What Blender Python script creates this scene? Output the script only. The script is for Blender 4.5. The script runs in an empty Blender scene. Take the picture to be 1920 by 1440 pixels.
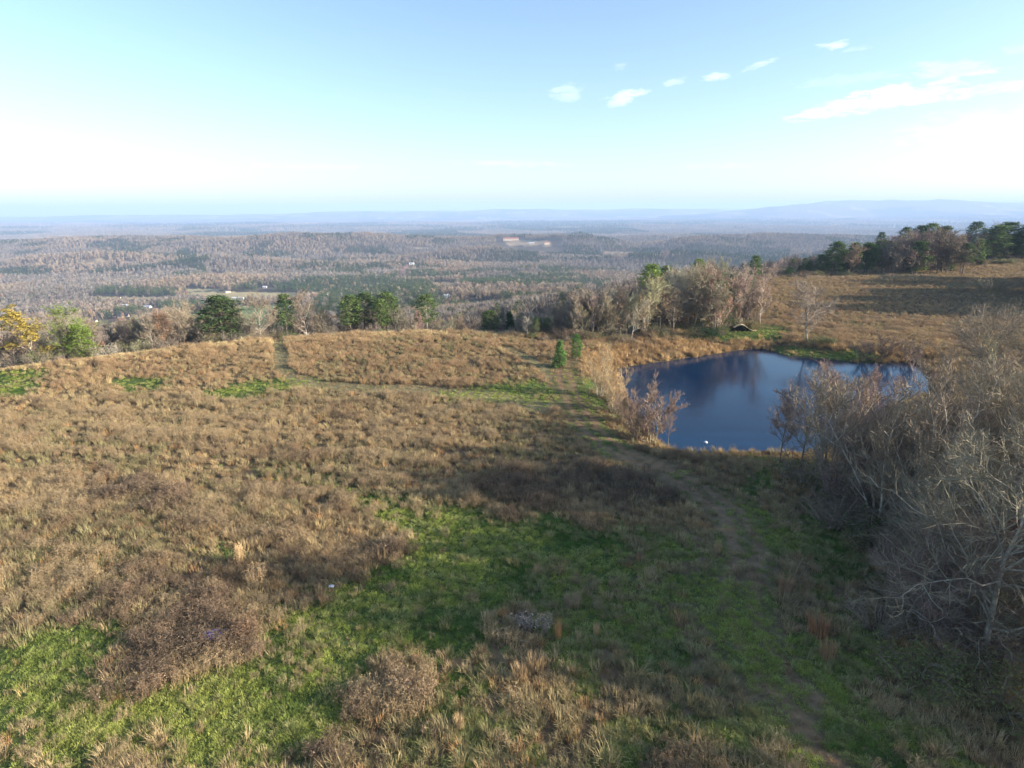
import bpy, math, random
import numpy as np
from mathutils import Vector, Matrix, noise as mnoise

R = math.radians
sc = bpy.context.scene
COL = sc.collection

# ------------------------------------------------------------------ camera
CAM_H = 30.0
PITCH = 16.2
ROLL = 0.25
FPX = 1119.0
cd = bpy.data.cameras.new('camera')
cd.sensor_width = 36.0
cd.lens = 36.0 * FPX / 1920.0
cd.clip_start = 0.5
cd.clip_end = 200000
cam = bpy.data.objects.new('camera', cd)
COL.objects.link(cam)
cam.matrix_world = (Matrix.Translation((0, 0, CAM_H)) @ Matrix.Rotation(R(90 - PITCH), 4, 'X')
                    @ Matrix.Rotation(R(-ROLL), 4, 'Z'))
sc.camera = cam

# ------------------------------------------------------------------ sky and sun
SUN_EL, SUN_AZ = 15.5, 100.0          # azimuth measured clockwise from +Y (the view)
w = bpy.data.worlds.new('World')
sc.world = w
w.use_nodes = True
nt = w.node_tree
bg = nt.nodes['Background']
sky = nt.nodes.new('ShaderNodeTexSky')
sky.sky_type = 'NISHITA'
sky.sun_disc = False
sky.sun_elevation = R(SUN_EL)
sky.sun_rotation = R(SUN_AZ)
sky.altitude = 300
sky.air_density = 1.0
sky.dust_density = 1.1
sky.ozone_density = 1.9
tcw = nt.nodes.new('ShaderNodeTexCoord')
nrm = nt.nodes.new('ShaderNodeVectorMath'); nrm.operation = 'NORMALIZE'
nt.links.new(tcw.outputs['Generated'], nrm.inputs[0])


def wm(op, a, b=None, c=None, clamp=False):
    q = nt.nodes.new('ShaderNodeMath'); q.operation = op; q.use_clamp = clamp
    for k, v in enumerate((a, b, c)):
        if v is None: continue
        if isinstance(v, (int, float)): q.inputs[k].default_value = v
        else: nt.links.new(v, q.inputs[k])
    return q.outputs[0]


sp = nt.nodes.new('ShaderNodeSeparateXYZ'); nt.links.new(nrm.outputs[0], sp.inputs[0])
w_az = wm('ARCTAN2', sp.outputs[0], sp.outputs[1]); w_el = wm('ARCSINE', sp.outputs[2])
cmb = nt.nodes.new('ShaderNodeCombineXYZ'); nt.links.new(w_az, cmb.inputs[0]); nt.links.new(wm('MULTIPLY', w_el, 3.2), cmb.inputs[1])


def wnoise(scale, off, detail=5, rough=.6):
    mp_ = nt.nodes.new('ShaderNodeMapping'); mp_.inputs['Location'].default_value = off; nt.links.new(cmb.outputs[0], mp_.inputs[0])
    q = nt.nodes.new('ShaderNodeTexNoise'); q.inputs['Scale'].default_value = scale; q.inputs['Detail'].default_value = detail
    q.inputs['Roughness'].default_value = rough; q.inputs['Distortion'].default_value = .4
    nt.links.new(mp_.outputs[0], q.inputs['Vector']); return q.outputs[0]


n_big = wnoise(14, (3, 1, 0)); n_fine = wnoise(38, (0, 5, 2), 7, .68); n_wave = wnoise(20, (7, 7, 7), 2)
CLOUDS = [  # photo px, py, half width, half height, tilt (degrees, up to the right), strength
    (1063, 175, 32, 14, 0, .55), (1175, 180, 42, 10, 14, .95), (1268, 152, 22, 7, 12, .8), (1343, 145, 26, 7, 0, .85), (1425, 122, 28, 5, 14, .7),
    (1563, 84, 30, 6, 3, 1.0), (1612, 91, 24, 4, 0, .35), (1645, 188, 125, 17, 7, 1.3), (1840, 170, 130, 8, 4, .8), (1790, 130, 60, 15, -8, .55), (1600, 148, 95, 9, 2, .3),
    (1500, 218, 32, 4, 0, .4), (960, 307, 110, 6, -2, .5), (1350, 311, 80, 5, 0, .4), (1160, 125, 14, 5, 10, .3), (1915, 92, 22, 8, 8, .4), (600, 312, 130, 5, 0, .35),
    (1860, 235, 140, 24, 3, .5)]
total = None
for (cpx, cpy, hw, hh_, tl, st) in CLOUDS:
    dv = cam.matrix_world.to_3x3() @ Vector(((cpx - 960) / FPX, (720 - cpy) / FPX, -1)); dv.normalize()
    caz, cel = math.atan2(dv.x, dv.y), math.asin(dv.z)
    du = wm('MULTIPLY', wm('SUBTRACT', w_az, caz), math.cos(cel)); dv_ = wm('SUBTRACT', w_el, cel)
    ct, st_ = math.cos(R(tl)), math.sin(R(tl)); sc_w = FPX * 1.0
    uu = wm('MULTIPLY', wm('ADD', wm('MULTIPLY', du, ct), wm('MULTIPLY', dv_, st_)), sc_w / (hw * .92))
    wob = wm('MULTIPLY', wm('SUBTRACT', n_wave, .5), 1.6)
    vv = wm('ADD', wm('MULTIPLY', wm('SUBTRACT', wm('MULTIPLY', dv_, ct), wm('MULTIPLY', du, st_)), sc_w / hh_), wob)
    r2 = wm('ADD', wm('MULTIPLY', uu, uu), wm('MULTIPLY', vv, vv))
    body = wm('SUBTRACT', 1.0, wm('ADD', r2, wm('MULTIPLY', wm('SUBTRACT', n_fine, .5), 5.0)), clamp=True)
    body = wm('MULTIPLY', wm('MULTIPLY', body, st * .52), wm('ADD', .1, n_big))
    total = body if total is None else wm('ADD', total, body)
total = wm('MINIMUM', total, 1.0)
cmix = nt.nodes.new('ShaderNodeMix'); cmix.data_type = 'RGBA'
nt.links.new(total, cmix.inputs[0]); nt.links.new(sky.outputs[0], cmix.inputs[6]); cmix.inputs[7].default_value = (6.5, 6.3, 6.2, 1)
nt.links.new(cmix.outputs[2], bg.inputs[0])
bg.inputs[1].default_value = 0.108
sd = bpy.data.lights.new('sun', 'SUN')
sd.energy = 5.0
sd.angle = R(0.53)
sd.color = (1.0, 0.88, 0.72)
sun = bpy.data.objects.new('sun', sd)
COL.objects.link(sun)
to_sun = Vector((math.sin(R(SUN_AZ)) * math.cos(R(SUN_EL)), math.cos(R(SUN_AZ)) * math.cos(R(SUN_EL)), math.sin(R(SUN_EL))))
sun.rotation_euler = to_sun.to_track_quat('Z', 'Y').to_euler()
sc.view_settings.view_transform = 'Standard'
sc.view_settings.look = 'None'
sc.view_settings.exposure = 1.47
sc.view_settings.gamma = 1.0
sc.view_settings.use_curve_mapping = False
sc.cycles.max_bounces = 5
sc.cycles.diffuse_bounces = 2
sc.cycles.volume_bounces = 1
sc.cycles.transparent_max_bounces = 24

# ------------------------------------------------------------------ helpers: pixels and ground
MW = cam.matrix_world.to_3x3()
MR = np.array(MW)


def project(x, y, z):
    """world -> photo pixels (1920x1440); depth third"""
    P = np.stack([x, y, np.asarray(z) - CAM_H], -1) @ MR
    d = np.maximum(-P[..., 2], 1e-3)
    px = 960 + FPX * P[..., 0] / d
    py = 720 - FPX * P[..., 1] / d
    behind = P[..., 2] > -1
    return np.where(behind, -9999, px), np.where(behind, 9999, py)


def ray(px, py):
    v = MW @ Vector(((px - 960) / FPX, (720 - py) / FPX, -1))
    return v


def _h(ix, iy, s):
    n = (ix.astype(np.int64) * 374761393 + iy.astype(np.int64) * 668265263 + s * 974634777) & 0xffffffff
    n = ((n ^ (n >> 13)) * 1274126177) & 0xffffffff
    return ((n ^ (n >> 16)) & 0xffff) / 65535.0


def vnoise(x, y, s=0):
    ix = np.floor(x); iy = np.floor(y)
    fx = x - ix; fy = y - iy
    fx = fx * fx * (3 - 2 * fx); fy = fy * fy * (3 - 2 * fy)
    a = _h(ix, iy, s); b = _h(ix + 1, iy, s); c = _h(ix, iy + 1, s); d = _h(ix + 1, iy + 1, s)
    return (a + (b - a) * fx) * (1 - fy) + (c + (d - c) * fx) * fy


def fbm(x, y, s=0, o=4):
    t = 0; a = 0.5; n = 0
    for k in range(o):
        t = t + a * vnoise(x * 2 ** k + 17.3 * k, y * 2 ** k - 9.1 * k, s + k)
        n += a; a *= 0.5
    return t / n          # 0..1


def S(e0, e1, x):
    t = np.clip((x - e0) / (e1 - e0), 0, 1)
    return t * t * (3 - 2 * t)


def sdf(poly, x, y):
    x = np.asarray(x, float); y = np.asarray(y, float)
    best = np.full(x.shape, 1e18); inside = np.zeros(x.shape, bool)
    n = len(poly)
    for i in range(n):
        ax, ay = poly[i]; bx, by = poly[(i + 1) % n]
        ex, ey = bx - ax, by - ay
        t = np.clip(((x - ax) * ex + (y - ay) * ey) / (ex * ex + ey * ey + 1e-12), 0, 1)
        best = np.minimum(best, (x - ax - t * ex) ** 2 + (y - ay - t * ey) ** 2)
        c = ((ay > y) != (by > y)) & (x < (bx - ax) * (y - ay) / ((by - ay) if abs(by - ay) > 1e-9 else 1e-9) + ax)
        inside ^= c
    d = np.sqrt(best)
    return np.where(inside, -d, d)


def inpoly(poly, x, y):
    inside = np.zeros(x.shape, bool)
    n = len(poly)
    for i in range(n):
        ax, ay = poly[i]; bx, by = poly[(i + 1) % n]
        if abs(by - ay) < 1e-9:
            continue
        inside ^= ((ay > y) != (by > y)) & (x < (bx - ax) * (y - ay) / (by - ay) + ax)
    return inside


def on_plane(px, py, z):
    d = ray(px, py)
    t = (z - CAM_H) / d.z
    return d.x * t, d.y * t


WATER = -1.5
POND_PX = [(1154, 693), (1180, 688), (1230, 680), (1300, 671), (1350, 663), (1380, 658), (1430, 655), (1450, 660), (1470, 666),
           (1530, 672), (1600, 680), (1660, 682), (1715, 681), (1738, 695), (1747, 715), (1738, 735), (1705, 748), (1670, 758),
           (1640, 778), (1600, 805), (1560, 832), (1500, 848), (1440, 846), (1400, 848), (1350, 846), (1300, 845), (1262, 840),
           (1232, 825), (1212, 800), (1190, 765), (1172, 735), (1160, 712)]
POND = [on_plane(a, b, WATER) for a, b in POND_PX]
PLATEAU = [(-700, -1500), (-600, -200), (-250, 30), (-150, 82), (-102, 110), (-60, 130), (-20, 141), (8, 139), (20, 132), (34, 142), (44, 160),
           (62, 190), (88, 236), (125, 290), (200, 345), (320, 400), (800, 500), (2500, 300), (2500, -1500)]
GB = [  # far hills: x, y, half width, half depth, height
    (-900, 1950, 260, 150, 24), (-1500, 2150, 300, 160, 26), (-150, 2250, 300, 150, 24), (560, 2050, 260, 140, 26), (1350, 2200, 300, 160, 24),
    (-2300, 3080, 630, 380, 34), (-1720, 3200, 380, 300, 26), (-1140, 2850, 560, 340, 44), (-630, 2950, 420, 330, 30),
    (320, 2850, 220, 240, 38), (30, 3080, 240, 300, 22), (830, 2700, 190, 260, 26), (1170, 2900, 440, 340, 40), (1720, 3150, 390, 340, 30),
    (-150, 3150, 450, 380, 16),
    (10500, 16000, 2600, 2500, 312), (8000, 16500, 2000, 2200, 225), (13500, 17000, 3000, 2500, 245), (5600, 15500, 2200, 1900, 120),
    (10000, 12500, 3000, 1800, 70), (17500, 20000, 4000, 2500, 240)]


def height(x, y):
    x = np.asarray(x, float); y = np.asarray(y, float)
    r = np.hypot(x, y)
    dr = sdf(PLATEAU, x, y)
    P = 1.1 * (fbm(x / 42, y / 42, 3, 3) - 0.5) * S(20, 60, r) + 0.22 * (fbm(x / 4.5, y / 4.5, 9, 3) - 0.5)
    P += 2.6 * np.exp(-((x + 28) / 75) ** 2 - ((y - 132) / 27) ** 2)
    P += 2.6 * S(142, 215, y) * S(20, 80, x) + 3.2 * S(235, 310, y) * S(140, 250, x)
    P += -1.2 * S(22, 45, x) * (1 - S(75, 100, y))
    fall = -150 * (1 - np.exp(-np.maximum(dr, 0) / 520))
    fall = np.where(dr > 0, fall, 0)
    F = fall + 40 * (fbm(x / 560, y / 560, 21, 4) - 0.5) * S(60, 500, dr)
    F += -42 * S(3500, 6000, r) + 36 * (fbm(x / 2100, y / 2100, 31, 4) - 0.5) * S(4500, 8000, r)
    for gx, gy, sx, sy, gh in GB:
        if gy < 4000: gh = gh * 1.4; sy = sy * .8
        F += gh * np.exp(-((x - gx) / sx) ** 2 - ((y - gy) / sy) ** 2) * (0.75 + 0.5 * fbm(x / (sx * .3), y / (sx * .3), 41, 5))
    # far left ridge and the pale ridge on the skyline
    F += 245 * np.exp(-((y - 20000) / 2200) ** 2) * (0.35 + 0.75 * fbm(x / 2600, y / 4000, 51, 4)) * (1 - S(0, 9000, x)) * (1 - .45 * S(5000, 16000, -x))
    F += 260 * np.exp(-((y - 21000) / 2200) ** 2) * (0.3 + 0.8 * fbm(x / 3000, y / 4000, 55, 4)) * S(-4000, 4000, x)
    F += 350 * np.exp(-((y - 30000) / 2200) ** 2) * (0.45 + 0.65 * fbm(x / 4200 + 4, y / 9000, 61, 4)) * S(-18000, -2000, x)
    z = P * (1 - S(0, 150, dr)) + F
    near = r < 260
    if np.any(near):
        dp = sdf(POND, x[near], y[near]) + 0.9 * (fbm(x[near] / 2.6, y[near] / 2.6, 71, 3) - .5)
        zn = z[near]
        bank = WATER + 0.05 + (zn - WATER - 0.05) * S(-0.3, 9.0, dp)
        bed = WATER + np.maximum(0.35 * dp, -2.2)
        z[near] = np.where(dp > 0, bank, bed)
    return z


def h1(x, y):
    return float(height(np.array([x]), np.array([y]))[0])


def at(px, py):
    """the ground point seen at photo pixel (px, py)"""
    d = ray(px, py); d.normalize()
    t = 15 * 1.012 ** np.arange(0, 700)
    X = d.x * t; Y = d.y * t; Z = CAM_H + d.z * t
    hh = height(X, Y)
    k = int(np.argmax(Z < hh))
    if k == 0:
        k = len(t) - 1
    a = (Z[k - 1] - hh[k - 1]); b = (hh[k] - Z[k]); f = a / (a + b + 1e-9)
    tt = t[k - 1] + (t[k] - t[k - 1]) * f
    return d.x * tt, d.y * tt, h1(d.x * tt, d.y * tt)


def at_depth(px, Y):
    """ground point in the photo column px (near mid rows) at distance Y"""
    d = ray(px, 640)
    x = d.x / d.y * Y
    return x, Y, h1(x, Y)


def top_z(px, py, Y):
    d = ray(px, py)
    return CAM_H + d.z / d.y * Y


# ------------------------------------------------------------------ helpers: objects
def link(o):
    COL.objects.link(o)
    return o


def mesh(name, v, f, mats=(), smooth=False):
    me = bpy.data.meshes.new(name)
    me.from_pydata([tuple(p) for p in v], [], f)
    for m in mats:
        me.materials.append(m)
    if smooth:
        me.shade_smooth()
    return me


def obj(name, me, parent=None, label=None, cat=None, group=None, kind=None, loc=None, color=None):
    o = bpy.data.objects.new(name, me)
    link(o)
    if parent:
        o.parent = parent
    if loc:
        o.location = loc
    if color:
        o.color = (*color, 1)
    tag(o, label, cat, group, kind)
    return o


def tag(o, label=None, cat=None, group=None, kind=None):
    if label: o['label'] = label
    if cat: o['category'] = cat
    if group: o['group'] = group
    if kind: o['kind'] = kind
    return o


class MB:
    def __init__(s):
        s.v = []; s.f = []; s.m = []

    def tri(s, a, b, c, m=0):
        n = len(s.v); s.v += [tuple(a), tuple(b), tuple(c)]; s.f.append((n, n + 1, n + 2)); s.m.append(m)

    def quad(s, a, b, c, d, m=0):
        n = len(s.v); s.v += [tuple(a), tuple(b), tuple(c), tuple(d)]; s.f.append((n, n + 1, n + 2, n + 3)); s.m.append(m)

    def tube(s, pts, rad, k=5, m=0):
        n0 = len(s.v)
        for i, p in enumerate(pts):
            d = (pts[min(i + 1, len(pts) - 1)] - pts[max(i - 1, 0)])
            if d.length < 1e-6: d = Vector((0, 0, 1))
            d.normalize()
            u = d.orthogonal().normalized() if abs(d.z) > .95 else d.cross(Vector((0, 0, 1))).normalized()
            w_ = d.cross(u)
            for j in range(k):
                a = 2 * math.pi * j / k
                s.v.append(tuple(p + (u * math.cos(a) + w_ * math.sin(a)) * rad[i]))
        for i in range(len(pts) - 1):
            for j in range(k):
                a = n0 + i * k + j; b = n0 + i * k + (j + 1) % k
                s.f.append((a, b, b + k, a + k)); s.m.append(m)

    def box(s, x0, y0, z0, x1, y1, z1, m=0):
        n = len(s.v)
        s.v += [(x0, y0, z0), (x1, y0, z0), (x1, y1, z0), (x0, y1, z0), (x0, y0, z1), (x1, y0, z1), (x1, y1, z1), (x0, y1, z1)]
        for q in ((0, 3, 2, 1), (4, 5, 6, 7), (0, 1, 5, 4), (1, 2, 6, 5), (2, 3, 7, 6), (3, 0, 4, 7)):
            s.f.append(tuple(n + i for i in q)); s.m.append(m)

    def build(s, name, mats, smooth=False):
        me = mesh(name, s.v, s.f, mats if isinstance(mats, (list, tuple)) else [mats], smooth)
        if len(me.materials) > 1:
            me.polygons.foreach_set('material_index', s.m)
        return me


# ------------------------------------------------------------------ materials
def newmat(name):
    m = bpy.data.materials.new(name); m.use_nodes = True
    n = m.node_tree; b = n.nodes['Principled BSDF']
    b.inputs['Roughness'].default_value = 0.85
    b.inputs['Specular IOR Level'].default_value = 0.15
    return m, n, b


def N(n, t, **k):
    q = n.nodes.new(t)
    for a, b in k.items():
        setattr(q, a, b)
    return q


def mul(n, a, b):
    q = N(n, 'ShaderNodeMix', data_type='RGBA', blend_type='MULTIPLY')
    q.inputs[0].default_value = 1
    n.links.new(a, q.inputs[6])
    if hasattr(b, 'is_linked') or hasattr(b, 'links'):
        n.links.new(b, q.inputs[7])
    else:
        q.inputs[7].default_value = (*b, 1)
    return q.outputs[2]


def noise_mul(n, col, scale, lo, hi, detail=4, coord='Object'):
    tc = N(n, 'ShaderNodeTexCoord')
    no = N(n, 'ShaderNodeTexNoise'); no.inputs['Scale'].default_value = scale; no.inputs['Detail'].default_value = detail
    n.links.new(tc.outputs[coord], no.inputs['Vector'])
    mr = N(n, 'ShaderNodeMapRange'); mr.inputs[1].default_value = .3; mr.inputs[2].default_value = .7
    mr.inputs[3].default_value = lo; mr.inputs[4].default_value = hi
    n.links.new(no.outputs[0], mr.inputs[0])
    return mul(n, col, mr.outputs[0])


def mat_obj(name, lo=.7, hi=1.3, scale=2.0, translucent=0.0, rough=.85):
    """base colour comes from the object's own colour, varied by noise"""
    m, n, b = newmat(name)
    oi = N(n, 'ShaderNodeObjectInfo')
    c = noise_mul(n, oi.outputs['Color'], scale, lo, hi)
    n.links.new(c, b.inputs['Base Color'])
    b.inputs['Roughness'].default_value = rough
    if translucent:
        addtrans(n, b, c, translucent)
    return m


def addtrans(n, b, c, fac):
    tr = N(n, 'ShaderNodeBsdfTranslucent'); n.links.new(c, tr.inputs[0])
    mx = N(n, 'ShaderNodeMixShader'); mx.inputs[0].default_value = fac
    out = n.nodes['Material Output']
    n.links.new(b.outputs[0], mx.inputs[1]); n.links.new(tr.outputs[0], mx.inputs[2])
    n.links.new(mx.outputs[0], out.inputs[0])


def mat_inst(name, translucent=.25, fluff=None, lo=.75, hi=1.25):
    """base colour comes from the scatter's per-plant tint"""
    m, n, b = newmat(name)
    at_ = N(n, 'ShaderNodeAttribute', attribute_type='INSTANCER', attribute_name='tint')
    c = noise_mul(n, at_.outputs['Color'], 3.0, lo, hi)
    if fluff:
        fa = N(n, 'ShaderNodeAttribute', attribute_type='GEOMETRY', attribute_name='fluff')
        mx = N(n, 'ShaderNodeMix', data_type='RGBA'); n.links.new(fa.outputs['Fac'], mx.inputs[0])
        n.links.new(c, mx.inputs[6]); mx.inputs[7].default_value = (*fluff, 1)
        c = mx.outputs[2]
    n.links.new(c, b.inputs['Base Color'])
    if translucent:
        addtrans(n, b, c, translucent)
    return m


def mat_plain(name, col, rough=.7, lo=.85, hi=1.15, scale=1.5, spec=.2):
    m, n, b = newmat(name)
    rgb = N(n, 'ShaderNodeRGB'); rgb.outputs[0].default_value = (*col, 1)
    n.links.new(noise_mul(n, rgb.outputs[0], scale, lo, hi), b.inputs['Base Color'])
    b.inputs['Roughness'].default_value = rough
    b.inputs['Specular IOR Level'].default_value = spec
    return m


M_BARK = mat_obj('bark', .55, 1.35, 3.0)
M_TWIG = mat_obj('twig', .8, 1.2, .7)
M_LEAF = mat_obj('leaf', .6, 1.45, .9, .25)
M_INST = mat_inst('dry_plant', .15)
M_WEED = mat_inst('weed', .15, (.52, .44, .33))
M_GRASS = mat_inst('grass_blade', .3)
M_WOOD = mat_inst('woodland_tree', 0.0)

# ------------------------------------------------------------------ land cover from what the photo shows
FAR_FIELDS = [  # photo-pixel outlines of clearings, colour
    ([(806, 537), (815, 529), (852, 529), (856, 537)], (.42, .34, .19)),
    ([(1056, 556), (1070, 548), (1150, 541), (1170, 546), (1120, 556), (1070, 560)], (.36, .24, .13)),
    ([(350, 553), (360, 547), (430, 547), (560, 549), (575, 556), (520, 562), (400, 562)], (.40, .33, .18)),
    ([(345, 546), (350, 541), (412, 542), (412, 546)], (.42, .36, .2)),
    ([(340, 620), (345, 590), (400, 578), (520, 570), (560, 558), (560, 600), (520, 625)], (.14, .22, .08)),
    ([(850, 572), (880, 563), (962, 569), (955, 580), (880, 580)], (.10, .12, .05)),  # meadow lying in shadow: the shade is put into its dark green
    ([(158, 496), (180, 486), (205, 486), (200, 494)], (.33, .25, .15)),
    ([(398, 518), (402, 512), (424, 513), (420, 518)], (.38, .19, .11)),
    ([(232, 492), (236, 488), (252, 489), (250, 493)], (.38, .26, .19)),
    ([(160, 562), (170, 556), (262, 557), (330, 557), (330, 562)], (.36, .30, .17)),
    ([(175, 616), (185, 600), (262, 598), (268, 612)], (.20, .21, .09)),
    ([(190, 604), (215, 597), (262, 598), (240, 604)], (.38, .2, .12)),
    ([(1130, 477), (1136, 471), (1190, 473), (1188, 477)], (.33, .26, .17)),
    ([(768, 466), (775, 463), (810, 464), (806, 467)], (.36, .3, .2)),
    ([(745, 520), (752, 505), (762, 496), (772, 494), (764, 503), (762, 520)], (.42, .25, .17)),
    ([(948, 460), (952, 450), (1034, 452), (1034, 462)], (.38, .28, .18)),
    ([(560, 436), (640, 432), (700, 435), (640, 438)], (.20, .16, .12)),
]
PINE_PX = [
    [(560, 610), (600, 560), (690, 528), (800, 532), (830, 560), (880, 590), (800, 596), (640, 600)],
    [(1020, 480), (1040, 462), (1080, 460), (1125, 468), (1130, 485)],
    [(1245, 500), (1260, 470), (1300, 462), (1480, 470), (1480, 500), (1350, 512)],
    [(330, 500), (335, 470), (352, 468), (380, 492), (390, 520)],
    [(175, 560), (180, 545), (330, 546), (330, 560)],
    [(860, 538), (870, 530), (1060, 532), (1140, 537), (1140, 543), (900, 541)],
    [(1175, 490), (1180, 470), (1240, 468), (1240, 490)],
    [(640, 478), (660, 462), (720, 465), (740, 480)],
    [(960, 490), (970, 470), (1010, 470), (1010, 500)],
    [(430, 545), (480, 536), (580, 538), (640, 548), (640, 560), (560, 556)],
    [(0, 510), (40, 505), (100, 508), (90, 520), (0, 520)],
]
GREEN_PX = [
    [(500, 1145), (600, 1118), (690, 1072), (765, 1040), (748, 1000), (690, 960), (650, 925), (600, 905), (500, 885), (480, 876), (560, 882),
     (650, 900), (700, 925), (760, 945), (850, 942), (905, 962), (1000, 965), (1085, 985), (1200, 985), (1300, 1015), (1345, 1075),
     (1400, 1110), (1400, 1170), (1350, 1200), (1240, 1150), (1140, 1110), (1040, 1090), (960, 1130), (925, 1180), (880, 1250),
     (740, 1262), (640, 1300), (575, 1445), (-60, 1445), (-60, 1265), (30, 1215), (90, 1165), (160, 1105), (190, 1170), (205, 1290),
     (330, 1300), (450, 1255), (510, 1215)],
    [(1325, 1080), (1395, 1085), (1420, 1190), (1560, 1320), (1480, 1290), (1370, 1240), (1320, 1190)],
    [(800, 748), (880, 730), (990, 708), (1048, 735), (1050, 765), (960, 760), (880, 752)],
    [(1075, 712), (1110, 705), (1130, 740), (1180, 790), (1140, 780), (1085, 745)],
    [(-60, 696), (88, 690), (80, 718), (50, 742), (-60, 750)],
    [(180, 726), (230, 706), (330, 710), (310, 734), (230, 738)],
    [(350, 756), (460, 712), (600, 702), (580, 728), (440, 752)],
    [(400, 1060), (400, 1015), (445, 1010), (440, 1050)],
    [(50, 1080), (60, 1040), (95, 1045), (90, 1075)],
    [(1440, 860), (1530, 870), (1600, 1000), (1680, 1250), (1560, 1230), (1480, 1100), (1430, 980), (1380, 900)],
    [(1440, 650), (1560, 655), (1660, 664), (1640, 684), (1520, 676), (1440, 664)],
    [(1290, 640), (1300, 600), (1370, 592), (1480, 618), (1470, 640)],
    [(1600, 1440), (1620, 1360), (1700, 1370), (1830, 1445)],
    [(1300, 1290), (1420, 1300), (1500, 1400), (1440, 1440), (1330, 1370)],
]
DARK_PX = [
    [(180, 1110), (260, 1085), (400, 1090), (500, 1130), (512, 1200), (440, 1260), (300, 1310), (210, 1290), (180, 1190)],
    [(580, 1445), (620, 1370), (680, 1300), (750, 1285), (770, 1330), (720, 1445)],
    [(930, 1150), (980, 1125), (1080, 1160), (1070, 1200), (960, 1195)],
    [(1170, 1110), (1250, 1080), (1330, 1130), (1340, 1200), (1250, 1190)],
    [(860, 915), (930, 880), (1180, 870), (1290, 930), (1270, 965), (1100, 950), (950, 960)],
    [(700, 1010), (760, 1000), (755, 1050), (660, 1090), (630, 1050)],
    [(120, 900), (160, 840), (380, 930), (330, 960)],
]
MIX_PX = [
    [(925, 1200), (960, 1120), (1040, 1085), (1140, 1105), (1250, 1150), (1350, 1195), (1370, 1240), (1480, 1290), (1620, 1370), (1640, 1445), (740, 1445),
     (760, 1330), (860, 1260)],
    [(1190, 985), (1300, 1015), (1345, 1075), (1330, 1120), (1170, 1100)],
    [(1430, 850), (1540, 860), (1620, 1000), (1700, 1250), (1560, 1230), (1480, 1100), (1430, 980)],
    [(1420, 1080), (1560, 1230), (1760, 1300), (1900, 1445), (1640, 1445), (1560, 1330), (1440, 1210)],
    [(560, 1200), (640, 1150), (720, 1150), (660, 1200)],
]
TRACK_PX = [(1055, 690), (1058, 715), (1075, 760), (1110, 810), (1160, 850), (1230, 880), (1310, 920), (1370, 965), (1400, 1020), (1395, 1080),
            (1385, 1140), (1410, 1210), (1480, 1290), (1560, 1380), (1620, 1460)]
_trk = [on_plane(a, b, -0.1) for a, b in TRACK_PX]
SHORT_PX = [[(560, 712), (700, 720), (900, 728), (1045, 755), (1030, 778), (880, 746), (690, 738), (560, 728)],
            [(508, 636), (533, 636), (552, 700), (600, 714), (540, 720), (514, 690)],
            [(930, 650), (960, 650), (1040, 690), (1030, 720), (1005, 690)]]


def polyline_dist(pl, x, y):
    best = np.full(x.shape, 1e18); side = np.zeros(x.shape)
    for (ax, ay), (bx, by) in zip(pl[:-1], pl[1:]):
        ex, ey = bx - ax, by - ay; L2 = ex * ex + ey * ey
        t = np.clip(((x - ax) * ex + (y - ay) * ey) / L2, 0, 1)
        dx = x - ax - t * ex; dy = y - ay - t * ey
        d2 = dx * dx + dy * dy
        s_ = np.sign(ex * dy - ey * dx)
        upd = d2 < best
        best = np.where(upd, d2, best); side = np.where(upd, s_, side)
    return np.sqrt(best) * side


rs_cov = np.random.RandomState(3)


def cover(x, y, z):
    """class weights on the near ground: green, dark weeds, track (0..1), rut, short mown"""
    wx = x + 4.2 * (fbm(x / 4.2, y / 4.2, 81, 4) - .5) + .8 * rs_cov.normal(size=x.shape)
    wy = y + 6.0 * (fbm(x / 4.2, y / 4.2, 91, 4) - .5) + 1.1 * rs_cov.normal(size=x.shape)
    px, py = project(wx, wy, z)
    g = np.zeros(x.shape, bool); d = g.copy(); s = g.copy()
    for p in GREEN_PX: g |= inpoly(p, px, py)
    for p in DARK_PX: d |= inpoly(p, px, py)
    sx_, sy_ = project(x + .25 * rs_cov.normal(size=x.shape), y + 1.2 * (fbm(x / 3, y / 3, 83, 2) - .5), z)
    for p in SHORT_PX: s |= inpoly(p, sx_, sy_)
    mx_ = np.zeros(x.shape, bool)
    for p in MIX_PX: mx_ |= inpoly(p, px, py)
    mn = fbm(x / 3.5, y / 3.5, 97, 3) + .12 * (rs_cov.rand(*x.shape) - .5)
    g = (g & ~mx_) | (mx_ & (mn > .47))
    d = d & ~mx_ & (fbm(x / 4.0, y / 4.0, 98, 3) > .46)
    cover.mix = mx_
    td = polyline_dist(_trk, x, y) + 0.8 * (fbm(x / 2.5, y / 2.5, 95, 2) - .5)
    tr = 1 - S(2.2, 3.6, np.abs(td))
    rut = 1 - S(.25, .75, np.abs(np.abs(td) - 1.0))
    return g, d, tr, rut, s


def in_view(x, y, z, m=60):
    px, py = project(x, y, z)
    return (px > -m) & (px < 1920 + m) & (py > 300) & (py < 1440 + m * 1.6)


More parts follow.
